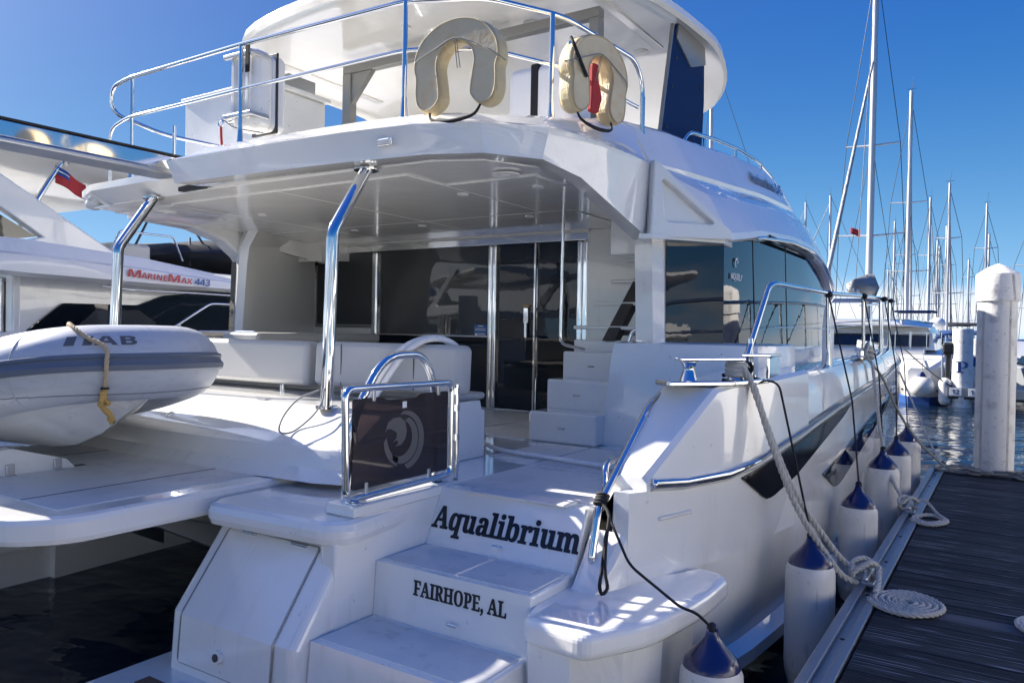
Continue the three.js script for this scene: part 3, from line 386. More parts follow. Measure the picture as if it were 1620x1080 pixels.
{
  const pil = loft([[2.0, 0], [2.2, 0], [3.1, 0.03], [3.4, 0.05]].map(([y, f]) => [[-2.60 - f, y, -5.90], [-2.42 - f, y, -5.83], [-2.345 - f, y, -5.885], [-2.345 - f, y, -6.05], [-2.60 - f, y, -6.1]]), { crease: 0.4 });
  Y('pillar', pil, M.gel);
  const pp = loft([[1.36, 0], [2.2, 0], [3.0, 0.08], [3.2, 0.12], [3.40, 0.3]].map(([y, f]) => [[-7.60 + f * 0.9, y, -5.90], [-7.72 + f * 0.8, y, -5.88], [-7.84 + f * 0.6, y, -5.95], [-8.3, y, -7.6], [-8.2, y, -7.62]]), { crease: 0.4 });
  Y('pillar', pp, M.ceil);
  const wall = (pts, y0, y1, top) => { const out = pts.map(([x, z]) => [[x, y0, z], [x + (top ?? 0), y1, z]]); return out; };
  const strip = (pl, y0, y1, inset0, inset1, th) => { const yf = typeof y1 === 'function' ? y1 : () => y1; const rings = pl.map(([x, z], i) => { const y1 = yf(z); const [xa, za] = pl[Math.max(0, i - 1)], [xb, zb] = pl[Math.min(pl.length - 1, i + 1)], L = Math.hypot(xb - xa, zb - za), nx = -(zb - za) / L, nz = (xb - xa) / L; const q = (d, y) => [x - nx * d, y, z - nz * d]; return [q(inset0, y0), q(inset1, y1), q(inset1 + th, y1), q(inset0 + th, y0)]; }); return loft(rings, { crease: 0.35 }); };
  const fine = (pl) => { const c = new THREE.CatmullRomCurve3(pl.map(([x, z]) => V(x, 0, z)), false, 'catmullrom', 0.3); return c.getPoints(40).map((p) => [p.x, p.z]); };
  const sidePl = fine(cabinPlan.slice(1)), q = [cabinPlan[0], cabinPlan[1]];
  for (const m of [0, 1]) {
    const g = (x) => (m ? mirror(x, C) : x);
    Y('cabin_side', g(strip(sidePl, 1.84, 2.16, 0, 0.0, 0.1)), M.gel); Y('cabin_side', g(strip([[-2.36, -5.91], cabinPlan[1]], 1.84, 2.17, 0.0, 0.0, 0.1)), M.gel);
    const gl = Y('side_window', g(strip(sidePl, 2.16, (z) => yWin(z) + 0.02, 0.004, 0.05, 0.05)), M.glass); Y('corner_window', g(strip(q, 2.17, 3.04, 0.004, 0.03, 0.05)), M.glass);
    if (!m) {
      const nn = V(1, 0, 0); part('lettering', text('AQUILA', fSans, 0.055, 0.34, 0, 0.002).applyMatrix4(basis([-1.984, 2.74, -6.42], V(0, 0, -1), V(0, 1, 0), V(1, 0, 0))), M.white, gl);
      part('emblem', [new THREE.TorusGeometry(0.035, 0.012, 4, 18, 4.2).scale(1, 1, 0.1).rotateY(Math.PI / 2).translate(-1.983, 2.885, -6.58)], M.white, gl);
      for (const z of [-7.05, -8.2, -9.4]) { const i = sidePl.findIndex((p) => p[1] < z), x = sidePl[i][0]; part('pane_joint', cyl([x - 0.004, 2.165, z], [x - 0.05, yWin(z), z], 0.006, 0.006, 6), M.black, gl); }
    }
  }
  // roof skirt: tumblehome side of the flybridge, brow over the windows
  const eyeb = (t) => t;
  for (const m of [0, 1]) {
    const g = (x) => (m ? mirror(x, C) : x);
    const sk = sidePl.map(([x, z]) => { const d = x - C, k = sstep(-11.2, -14.1, z), w = yWin(z), c = yCre(z), t = yTop(z), q = (inset, y, kz) => [C + d * (1 - inset / 3.13), y, z + k * kz]; return [q(0.0, w - 0.015, 0), q(-0.028, w + 0.005, 0), q(-0.02, w + 0.06, 0), q(0.05, w + (c - w) * 0.36, 0.1), q(0.15, w + (c - w) * 0.68, 0.25), q(0.29, c - 0.035, 0.45), q(0.345, c, 0.5), q(0.335, c + 0.03, 0.52), q(0.42, (c + t) / 2 + 0.01, 0.75), q(0.50, t - 0.03, 0.95), q(0.54, t, 1.0), q(0.66, t, 1.05), q(0.69, t - 0.03, 1.05), q(0.70, w - 0.015, 1.05)]; });
    const lead = (z, f) => sk[0].map(([x, y, z0], i) => { const A = [[-2.42, 3.585], [-2.42, 3.588], [-2.42, 3.59], [-2.42, 3.594], [-2.42, 3.598], [-2.42, 3.603], [-2.425, 3.61], [-2.43, 3.63], [-2.53, 3.80], [-2.64, 3.965], [-2.68, 3.99], [-2.78, 3.99], [-2.81, 3.96], [-2.82, 3.585]][i]; return [A[0] + (x - A[0]) * f, A[1] + (y - A[1]) * f, z]; });
    if (m) while (sk[1][0][2] > -7.2) sk.shift(); else sk.unshift(lead(-5.74, 0), lead(-5.98, 0.5));
    const o = Y('flybridge_side', g(loft(sk, { crease: 0.25 })), M.gel);
    if (!m) {
    // aft-facing brow with a recessed panel, between the overhang and the corner window
    const A0 = V(-2.43, 0, -5.72), A1 = V(-1.955, 0, -6.20), ux = A1.clone().sub(A0), Lx = ux.length(); ux.normalize(); const nz = V(-ux.z, 0, ux.x).multiplyScalar(1); if (nz.z < 0) nz.multiplyScalar(-1);
    const out = roundPoly([[-0.02, 3.02], [0, 3.64], [0.22, 3.46], [Lx, 3.09], [Lx + 0.01, 3.03]], 0.02, 3), hole = roundPoly([[0.10, 3.15], [0.065, 3.50], [0.22, 3.385], [0.53, 3.145]], 0.05, 5).reverse();
    const mm = new THREE.Matrix4().makeBasis(ux, V(0, 1, 0), nz).setPosition(A0);
    Y('brow', [g(norm(ext(out, 0.10, 0.012, [hole])).applyMatrix4(mm))], M.gel); Y('brow_recess', g(norm(ext(out, 0.03)).applyMatrix4(mm)), M.gel);
    Y('brow_soffit', g(norm(plan([[-2.46, -5.6], [-2.36, -5.62], [-1.96, -6.17], [-2.0, -6.5], [-2.7, -6.5]], 3.01, 3.05, 0.004))), M.gel);
    } else Y('overhang_root', norm(ext([[4.7, 3.46], [4.7, 3.40], [5.35, 3.37], [5.75, 3.27], [6.0, 3.10], [6.12, 2.94], [6.2, 2.92], [6.2, 3.46]], 0.26, 0.04, null, 4)).rotateY(Math.PI / 2).translate(-8.0, 0, 0), M.ceil);
    if (!m) {
      const at = (z) => { const i = sidePl.findIndex((p) => p[1] < z), d = sidePl[i][0] - C; return d; };
      const tx = (z) => C + at(z) * (1 - 0.385 / 3.13), dir = V(tx(-9.4) - tx(-8.1), 0.06, -1.3).normalize(), up = V(-0.36, 1, 0).normalize(), nrm = dir.clone().cross(up).normalize(), up2 = nrm.clone().cross(dir);
      const mt = (z, y) => basis(V(tx(z), y, z).addScaledVector(nrm, 0.012), dir, up2, nrm);
      part('lettering', text('MarineMax', fSans, 0.13, 0.98, 0.2).applyMatrix4(mt(-8.12, 3.865)), M.markGrey, o); part('lettering', text('545', fSans, 0.13, 0.30, 0.2).applyMatrix4(mt(-9.16, 3.915)), M.markBlue, o);
      const rx = (z) => C + at(z) * (1 - 0.6 / 3.13), rr = [[-6.75, 0.0], [-6.9, 0.11], [-7.6, 0.13], [-8.4, 0.13], [-9.2, 0.12], [-9.9, 0.10], [-10.3, 0.0]].map(([z, h]) => V(rx(z), yTop(z) + h, z));
      Y('flybridge_side_rail', bent(rr, 0.018, 0.1), M.steel); for (const z of [-7.3, -8.3, -9.3]) Y('rail_post', cyl([rx(z), yTop(z) - 0.02, z], [rx(z), yTop(z) + 0.12, z], 0.014), M.steel);
    }
    Y('eyebrow_rail', g(spline(sidePl.filter((p) => p[1] < -6.9 && p[1] > -12.5).map(([x, z]) => [x + 0.035, yWin(z) - 0.005, z]), 0.016, 40)), M.steel);
  }
  Y('cabin_roof', plan([...sidePl.map(([x, z]) => [C + (x - C) * 0.74, Math.min(-7.9, Math.max(z, -11.4))]), ...sidePl.map(([x, z]) => [C - (x - C) * 0.74, Math.min(-7.9, Math.max(z, -11.4))]).reverse()], 3.06, 3.36, 0.02), M.gel);
  Y('wiper', [cyl([-1.90, 3.19, -7.3], [-1.93, 3.17, -9.3], 0.016)], M.black);
}
// flybridge deck overhanging the cockpit
{
  // half outline of the main overhang (starboard), lower and upper rings
  const low = [[-5.62, -3.70], [-5.1, -3.72], [-4.4, -3.76], [-3.8, -3.80], [-3.2, -3.88], [-2.84, -4.02], [-2.58, -4.32], [-2.50, -4.7], [-2.47, -5.3], [-2.46, -5.8]];
  const crs = [[-5.74, -3.70], [-5.1, -3.70], [-4.4, -3.72], [-3.8, -3.75], [-3.25, -3.82], [-2.86, -4.0], [-2.53, -4.32], [-2.44, -4.7], [-2.42, -5.3], [-2.42, -5.8]];
  const lowY = [3.4, 3.4, 3.4, 3.4, 3.4, 3.4, 3.39, 3.33, 3.16, 3.03], n = low.length;
  const ring = (k) => {
    const [a, b] = low[k], [c, d] = crs[k], ly = lowY[k], ctr = V(-4.6, 0, -6.4), inn = (x, z, f) => [x + (ctr.x - x) * f, z + (ctr.z - z) * f];
    const cy = 3.60 + 0.02 * sstep(-4.2, -5.8, d); const top = (f, y) => { const [p, q] = inn(c, d, f); return [p, y, q]; };
    const [ip, iq] = inn(a, b, 0.07), up = 0.235 * sstep(-4.2, -5.75, d);
    return [[ip, ly + 0.002, iq], [a, ly, b], [a * 0.92 + c * 0.08, ly + 0.03, b * 0.92 + d * 0.08], [a * 0.25 + c * 0.75, cy - 0.05, b * 0.25 + d * 0.75], [c, cy - 0.01, d], top(0.012, cy + 0.012), top(0.05, cy + 0.04 + up * 0.5), top(0.08, 3.70 + up), top(0.11, 3.745 + up), top(0.16, 3.765 + up), top(0.18, 3.75 + up), top(0.19, 3.45)];
  };
  const o = Y('flybridge_overhang', loft(low.map((_, k) => ring(k)), { crease: 0.35 }), M.gel);
  part('courtesy_light', [new RoundedBoxGeometry(0.11, 0.035, 0.02, 3, 0.008).rotateX(0.2).translate(-3.48, 3.498, -3.79)], M.plastic, o); part('courtesy_light', [new RoundedBoxGeometry(0.13, 0.05, 0.012, 3, 0.01).rotateX(0.2).translate(-3.48, 3.498, -3.796)], M.steel, o);
  Y('flybridge_deck', plan([[-7.3, -4.25], [-5.7, -4.05], [-3.3, -4.1], [-2.75, -4.6], [-2.62, -6.5], [-2.7, -9.8], [-7.5, -9.8], [-7.8, -6.5], [-7.7, -5.0]], 3.405, 3.58, 0.01), M.gel);
  // lower port wing of the overhang beside the sunshade slot
  const pw = [[-5.60, -4.02], [-6.2, -3.96], [-7.1, -3.98], [-7.55, -4.14], [-7.76, -4.5], [-7.85, -5.0], [-7.9, -5.6], [-7.9, -6.3], [-7.95, -7.6]];
  const pr = pw.map(([x, z], i) => { const f = (x2, z2, t) => [x2 + (-5.6 - x2) * t, z2 + (-6 - z2) * t]; const [a, b] = f(x, z, 0.03), [c, d] = f(x, z, -0.05), [e, g] = f(x, z, 0.06), ly = i > 6 ? 3.40 - 0.28 * sstep(6, 8, i) : 3.40; return [[e, ly + 0.003, g], [a, ly, b], [c, 3.50, d], [c, 3.56, d], [a, 3.60, b], [e, 3.605, g]]; });
  const w = Y('overhang_wing', loft(pr, { crease: 0.4 }), M.gel);
  part('courtesy_light', [new RoundedBoxGeometry(0.09, 0.03, 0.02, 3, 0.008).translate(-6.95, 3.505, -3.93)], M.steel, w);
  part('wing_fitting', [ball([-7.62, 3.45, -4.16], 0.085, 1.3, 0.7, 1, 20)], M.gel, w);
  part('slot', bx(-5.98, -5.62, 3.41, 3.50, -4.05, -3.97, 0.004), M.black, w);
  // ceiling panels over the cockpit
  const c = Y('ceiling', plan([[-7.55, -4.12], [-5.6, -4.0], [-3.3, -4.05], [-2.95, -4.2], [-2.75, -4.6], [-2.7, -6.2], [-2.7, -7.6], [-8.2, -7.6], [-7.85, -5.8]], 3.398, 3.42, 0.004), M.ceil);
  for (const [x0, x1, z0, z1] of [[-7.6, -6.6, -6.2, -4.35], [-6.585, -5.12, -6.2, -4.3], [-5.105, -3.72, -6.2, -4.3], [-3.705, -2.9, -6.2, -4.75], [-7.9, -6.6, -7.45, -6.215], [-6.585, -5.12, -7.45, -6.215], [-5.105, -3.4, -7.45, -6.215]]) part('ceiling_panel', bx(x0, x1, 3.388, 3.40, z0, z1, 0.005), M.ceil, c);
  for (const [x, z, r] of [[-3.05, -4.60, 0.10], [-7.05, -4.55, 0.10]]) part('speaker', [cyl([x, 3.378, z], [x, 3.39, z], r, r, 28), cyl([x, 3.372, z], [x, 3.38, z], r * 0.35, r * 0.35, 16)], M.plastic, c);
  for (const [x, z] of [[-3.09, -5.11], [-3.81, -5.11], [-3.95, -6.38], [-5.34, -6.44], [-6.97, -5.13], [-6.3, -5.11], [-6.3, -6.4]]) part('ceiling_light', [cyl([x, 3.380, z], [x, 3.39, z], 0.045, 0.045, 20)], M.plastic, c);
  // cockpit poles
  for (const x of [-3.82, -6.37]) { const p = Y('cockpit_pole', bent([[x, 1.74, -3.645], [x, 2.92, -3.68], [x, 3.40, -4.0]], 0.043, 0.05, 18), M.steel); part('flange', cyl([x, 3.376, -3.99], [x, 3.39, -3.99], 0.09, 0.09, 24), M.steel, p); part('flange', cyl([x, 1.735, -3.645], [x, 1.752, -3.645], 0.075, 0.075, 24), M.steel, p); }
  // sunshade beam that runs aft out of the slot
  const bm = Y('sunshade_beam', [bx(-6.06, -5.80, 3.535, 3.655, -4.02, -1.6, 0.012)], M.steel); part('beam_cover', bx(-6.07, -5.79, 3.657, 3.672, -4.0, -1.6, 0.004), M.black, bm); part('beam_rail', bx(-6.08, -5.78, 3.50, 3.533, -3.86, -1.6, 0.01), M.brushed, bm);
}
// flybridge rail
{
  const rp = [[-6.5, 4.03, -5.3], [-7.0, 4.13, -4.5], [-7.30, 4.30, -4.14], [-7.28, 4.53, -4.12], [-7.0, 4.575, -4.12], [-5.34, 4.575, -4.1], [-3.58, 4.545, -4.1], [-3.05, 4.53, -4.3], [-2.72, 4.51, -4.8], [-2.58, 4.46, -5.72], [-2.57, 4.32, -5.86], [-2.57, 3.9, -5.88]];
  const md = [[-7.32, 3.62, -4.14], [-7.30, 4.14, -4.12], [-7.0, 4.21, -4.12], [-5.34, 4.21, -4.1], [-3.58, 4.21, -4.1], [-3.05, 4.19, -4.3], [-2.72, 4.15, -4.8], [-2.58, 4.10, -5.8]];
  const r = Y('flybridge_rail', bent(rp, 0.019, 0.13), M.steel); part('mid_rail', bent(md, 0.015, 0.13), M.steel, r);
  for (const [x, z, y0, y1] of [[-6.95, -4.13, 3.58, 4.56], [-6.85, -4.5, 3.58, 4.2], [-5.34, -4.1, 3.72, 4.57], [-3.58, -4.1, 3.72, 4.54], [-2.76, -4.72, 3.72, 4.51], [-2.57, -5.88, 3.7, 4.2]]) { const p = part('stanchion', cyl([x, y0, z], [x, y1, z], 0.018), M.steel, r); part('foot', cyl([x, y0, z], [x, y0 + 0.16, z], 0.03, 0.02), M.steel, p); }
}
// flybridge furniture
{
  const b = Y('bar_unit', [bx(-7.35, -6.05, 3.57, 4.60, -5.7, -4.95, 0.02), bx(-7.38, -6.0, 4.60, 4.645, -5.73, -4.92, 0.012)], M.gel);
  part('vent', [cyl([-6.55, 4.33, -4.952], [-6.55, 4.33, -4.935], 0.085, 0.085, 26)], M.plastic, b); for (let k = 0; k < 4; k++) part('vent_slat', bx(-6.61, -6.49, 4.285 + k * 0.027, 4.298 + k * 0.027, -4.936, -4.925, 0.004), M.greyframe, b);
  const bl = Y('bar_lid', loft([-7.1, -6.1].map((x) => [[x, 4.645, -5.6], [x, 4.645, -5.1], [x, 4.74, -5.12], [x, 4.80, -5.25], [x, 4.80, -5.6]]), { crease: 0.4 }), M.brushed);
  const g = Y('galley_unit', [bx(-7.0, -4.6, 3.57, 4.18, -7.3, -6.5, 0.015)], M.gel);
  for (const x of [-6.2, -5.8]) part('locker_latch', cyl([x, 4.06, -6.5], [x, 4.06, -6.485], 0.04, 0.04, 20), M.dark, g);
  Y('tap', bent([[-5.45, 4.18, -6.7], [-5.45, 4.36, -6.7], [-5.36, 4.40, -6.7], [-5.3, 4.3, -6.7]], 0.02, 0.06), M.steel);
  Y('windscreen', [norm(new THREE.BoxGeometry(1.5, 0.6, 0.03)).rotateX(-0.5).translate(-6.3, 4.35, -8.3)], M.glass); Y('windscreen_strut', [cyl([-6.7, 4.1, -7.9], [-5.9, 4.9, -8.6], 0.035), cyl([-5.7, 4.1, -7.9], [-5.2, 4.8, -8.6], 0.03)], M.brushed);
  Y('helm_seat', [bx(-4.7, -4.0, 3.57, 4.28, -7.5, -7.0, 0.08), bx(-4.7, -4.0, 4.2, 4.62, -7.15, -7.02, 0.06)], M.vinyl);
  // hardtop
  const out = [], asy = [[C, -4.95], [-4.2, -5.0], [-3.45, -5.2], [-2.92, -5.7], [-2.68, -6.4], [-2.58, -7.3], [-2.58, -7.9], [-2.72, -8.5], [-3.1, -9.0], [-3.9, -9.35], [C, -9.5]];
  const cc = new THREE.CatmullRomCurve3([...asy.slice(0).map(([x, z]) => V(x, 0, z)), ...asy.slice(1, -1).reverse().map(([x, z]) => V(mx(x), 0, z))], true).getPoints(64).slice(0, 64);
  const lvl = (f, y, droop) => cc.map((p) => { const x = C + (p.x - C) * f, z = -7.7 + (p.z + 7.7) * f, e = ((p.x - C) / 2.4) ** 2; return [x, y - droop * e - 0.34 * sstep(-7.6, -9.4, z), z]; });
  const ht = Y('hardtop', loft([lvl(0.0, 5.27, 0), lvl(0.9, 5.27, 0.02), lvl(0.955, 5.26, 0.03), lvl(0.985, 5.235, 0.04), lvl(1.0, 5.26, 0.04), lvl(0.995, 5.33, 0.04), lvl(0.95, 5.42, 0.06), lvl(0.8, 5.52, 0.08), lvl(0, 5.6, 0)], { cap0: false, cap1: false, crease: 0.5 }), M.ceil);
  for (const [x, z, r] of [[-6.35, -6.45, 0.045], [-5.1, -5.85, 0.045], [-3.98, -6.4, 0.085], [-3.2, -6.6, 0.045], [-4.4, -7.5, 0.06], [-6.0, -7.3, 0.085], [-3.35, -7.6, 0.07]]) part('ceiling_light', [cyl([x, 5.245, z], [x, 5.268, z], r, r, 22), cyl([x, 5.24, z], [x, 5.25, z], r * 0.45, r * 0.45, 14)], M.plastic, ht);
  part('ceiling_rib', bx(-7.1, -6.98, 5.235, 5.275, -7.6, -5.9, 0.015), M.ceil, ht); part('ceiling_rib', bx(-3.2, -3.1, 5.235, 5.275, -7.6, -5.9, 0.015), M.ceil, ht);
  Y('hardtop_frame', [bx(-6.27, -3.12, 5.07, 5.16, -6.25, -6.15, 0.008), bx(-6.27, -6.15, 3.57, 5.068, -6.252, -6.148, 0.008), bx(-3.22, -3.12, 3.57, 5.068, -6.252, -6.148, 0.008), front([[-6.15, 5.068], [-6.15, 4.74], [-5.85, 5.068]], -6.23, -6.17, 0)], M.greyframe);
  const leg = Y('hardtop_leg', [side([[-6.57, 3.6], [-7.74, 3.6], [-7.84, 4.68], [-7.82, 5.24], [-7.05, 5.24], [-6.96, 5.12]], -2.765, -2.74, 0.006)], M.navy);
  part('leg_bracket', side([[-7.0, 5.08], [-7.4, 4.92], [-7.82, 5.06], [-7.78, 5.25], [-7.06, 5.25]], -2.742, -2.722, 0.004), M.greyframe, leg); part('leg_edge', side([[-6.565, 3.6], [-6.97, 5.2], [-6.94, 5.2], [-6.54, 3.6]], -2.768, -2.737, 0.003), M.greyframe, leg);
  for (const [z, y] of [[-6.8, 4.2], [-6.92, 4.6], [-7.02, 4.9], [-7.6, 4.2], [-7.68, 4.5], [-7.7, 4.8]]) part('stud', ball([-2.738, y, z], 0.014), M.dark, leg);
  Y('hardtop_leg', [side([[-8.6, 3.72], [-9.4, 3.80], [-9.4, 4.9], [-8.9, 5.0]], mx(-2.56), mx(-2.64), 0.008)], M.glass);
  Y('flybridge_front', loft([-3.0, -3.3, mx(-3.3), mx(-3.0)].map((x, i) => [[x, 3.5, -9.3], [x, 4.05, -9.0], [x, 4.05, -9.15], [x, 3.5, -9.8]]), { crease: 0.3 }), M.gel);
}
// gate at the head of the swim steps
{
  const X = -2.85, g = Y('gate', bent([[X, 1.385, -2.86], [X, 1.96, -2.845], [X, 1.955, -3.74], [X, 1.395, -3.735]], 0.02, 0.06, 14, true), M.steel);
  const pane = part('gate_pane', side(roundPoly([[-2.90, 1.43], [-2.90, 1.905], [-3.12, 1.905], [-3.16, 1.885], [-3.40, 1.885], [-3.44, 1.905], [-3.70, 1.905], [-3.70, 1.43]], 0.015, 3), X - 0.004, X + 0.004, 0), M.acrylic, g);
  for (const [z, y] of [[-3.05, 1.915], [-3.6, 1.915], [-3.0, 1.425], [-3.52, 1.425]]) part('clip', bx(X + 0.003, X + 0.014, y - 0.03, y + 0.035, z - 0.012, z + 0.012, 0.004), M.brushed, g);
  // eagle-and-swoosh emblem etched in the pane
  const P2 = (pts) => side(pts.map(([a, b]) => [-3.31 - a * 0.165, 1.65 + b * 0.165]), X + 0.0042, X + 0.0062, 0);
  const arc = (cx, cy, r0, a0, a1, cx2, cy2, r1, n = 22) => { const p = []; for (let i = 0; i <= n; i++) { const a = (a0 + (a1 - a0) * i / n) * D2R; p.push([cx + r0 * Math.cos(a), cy + r0 * Math.sin(a)]); } for (let i = n; i >= 0; i--) { const a = (a0 + (a1 - a0) * i / n) * D2R; p.push([cx2 + r1 * Math.cos(a), cy2 + r1 * Math.sin(a)]); } return p; };
  part('emblem', [P2(arc(0, 0, 1.0, -82, 98, -0.14, 0.03, 0.86)), P2(arc(-0.12, 0.02, 0.80, -128, 68, -0.26, 0.10, 0.62)), P2(arc(-0.16, 0.06, 0.90, -178, -105, -0.12, 0.22, 0.80)), P2([[-0.98, 0.42], [-0.88, 0.66], [-0.62, 0.80], [-0.25, 0.80], [0.0, 0.62], [0.08, 0.30], [0.0, 0.04], [-0.2, -0.14], [-0.5, -0.16], [-0.36, -0.06], [-0.4, 0.04], [-0.62, 0.0], [-0.44, 0.12], [-0.42, 0.3], [-0.7, 0.44], [-0.9, 0.46], [-1.0, 0.34]])], M.frost, pane);
  part('tag', bx(X + 0.0042, X + 0.0056, 1.832, 1.868, -3.32, -3.285, 0), M.white, pane);
  const h = part('hinge_post', [cyl([X, 1.35, -3.79], [X, 1.94, -3.79], 0.017), ...[1.45, 1.62, 1.8, 1.9].map((y) => cyl([X, y - 0.02, -3.77], [X, y + 0.02, -3.77], 0.034))], M.steel, g);
  Y('gate_hoop', bent([[-2.98, 1.345, -2.98], [-2.96, 1.80, -3.02], [-2.93, 2.12, -3.22], [-2.93, 2.13, -3.55], [-2.93, 1.95, -3.68], [-2.93, 1.36, -3.68]], 0.024, 0.14), M.steel);
  Y('gate_foot', bx(-2.88, -2.80, 1.352, 1.372, -3.66, -3.56, 0.006), M.steel); Y('gate_foot', bx(-2.88, -2.80, 1.345, 1.372, -2.94, -2.88, 0.006), M.steel);
}
// hand rails, mooring bitts and side-deck rail at the starboard quarter
{
  const r = Y('step_handrail', bent([[-1.68, 1.90, -4.38], [-1.72, 1.93, -4.32], [-1.74, 1.862, -4.16], [-1.74, 1.392, -3.531], [-1.74, 1.13, -3.455], [-1.74, 1.10, -3.50]], 0.021, 0.06, 14), M.steel);
  part('standoff', [cyl([-1.74, 1.80, -4.08], [-1.68, 1.78, -4.13], 0.014), cyl([-1.67, 1.885, -4.40], [-1.675, 1.90, -4.37], 0.036, 0.036, 18)], M.steel, r);
  Y('grab_rail', bent([[-1.80, 1.40, -3.72], [-1.84, 1.56, -3.80], [-1.84, 1.575, -3.95], [-1.80, 1.46, -4.0]], 0.019, 0.05), M.steel);
  const cp = plan(roundPoly([[-1.74, -4.22], [-1.60, -4.10], [-1.34, -4.45], [-1.26, -4.95], [-1.40, -5.05], [-1.70, -4.6]], 0.03), 1.975, 2.005, 0.008);
  const cl = Y('mooring_bitts', cp, M.steel);
  const bit = (x, z) => { const g = new THREE.LatheGeometry([[0.055, 2.0], [0.048, 2.02], [0.034, 2.06], [0.032, 2.075], [0.045, 2.105], [0.06, 2.12], [0.0, 2.125]].map((p) => new THREE.Vector2(...p)), 24); g.translate(x, 0, z); return g; };
  part('bitt', bit(-1.575, -4.34), M.steel, cl); part('bitt', bit(-1.40, -4.68), M.steel, cl);
  part('bitt_bar', [plan(roundPoly([[-1.63, -4.22], [-1.56, -4.20], [-1.33, -4.66], [-1.36, -4.72], [-1.44, -4.72]], 0.03), 2.118, 2.138, 0.006)], M.steel, cl);
  part('fairlead', [side([[-4.88, 2.005], [-4.88, 2.13], [-5.14, 2.15], [-5.14, 2.02]], -1.275, -1.255, 0.004), plan([[-1.40, -4.80], [-1.25, -4.88], [-1.25, -5.16], [-1.42, -5.1]], 2.138, 2.156, 0.004)], M.steel, cl);
  const X = (z) => xo(z) - 0.14, rail = [[-4.86, 2.0], [-5.32, 2.61], [-5.45, 2.63], [-7, 2.64], [-8.7, 2.70], [-10.3, 2.75], [-12, 2.80], [-14, 2.85], [-16, 2.9], [-18, 2.95]].map(([z, y]) => V(X(z), y, z));
  const sr = Y('side_rail', bent(rail, 0.02, 0.14, 12), M.steel); part('mid_wire', sweep(rail.slice(2).map((p) => p.clone().add(V(0, -0.3, 0))), 0.004, 6), M.steel, sr);
  for (const z of [-5.0, -6.95, -8.75, -10.3, -11.7, -13.2, -14.8, -16.4]) { const y = lerpT(rail.map((p) => [p.z, p.y]), z); part('stanchion', [cyl([X(z) + 0.02, yg(z), z], [X(z), z > -5.2 ? 2.25 : y, z - 0.02], 0.017), cyl([X(z) + 0.02, yg(z) - 0.01, z], [X(z) + 0.02, yg(z) + 0.1, z], 0.028, 0.022)], M.steel, sr); }
  Y('side_gate', [loft([[1.98, 0.16, 0], [2.35, 0.16, 0], [2.5, 0.11, 0], [2.56, 0.03, 0]].map(([y, h]) => [[-1.40, y, -7.35 - h], [-1.36, y, -7.35 - h], [-1.36, y, -7.35 + h], [-1.40, y, -7.35 + h]]), { crease: 0.4 })], M.plastic);
  
  Y('hawse_cleat', [bx(-1.32, -1.2, 2.07, 2.09, -8.6, -8.2, 0.01), cyl([-1.25, 2.06, -8.3], [-1.25, 2.14, -8.3], 0.03), cyl([-1.25, 2.06, -8.5], [-1.25, 2.14, -8.5], 0.03), bx(-1.28, -1.22, 2.135, 2.155, -8.66, -8.14, 0.01)], M.steel);
}
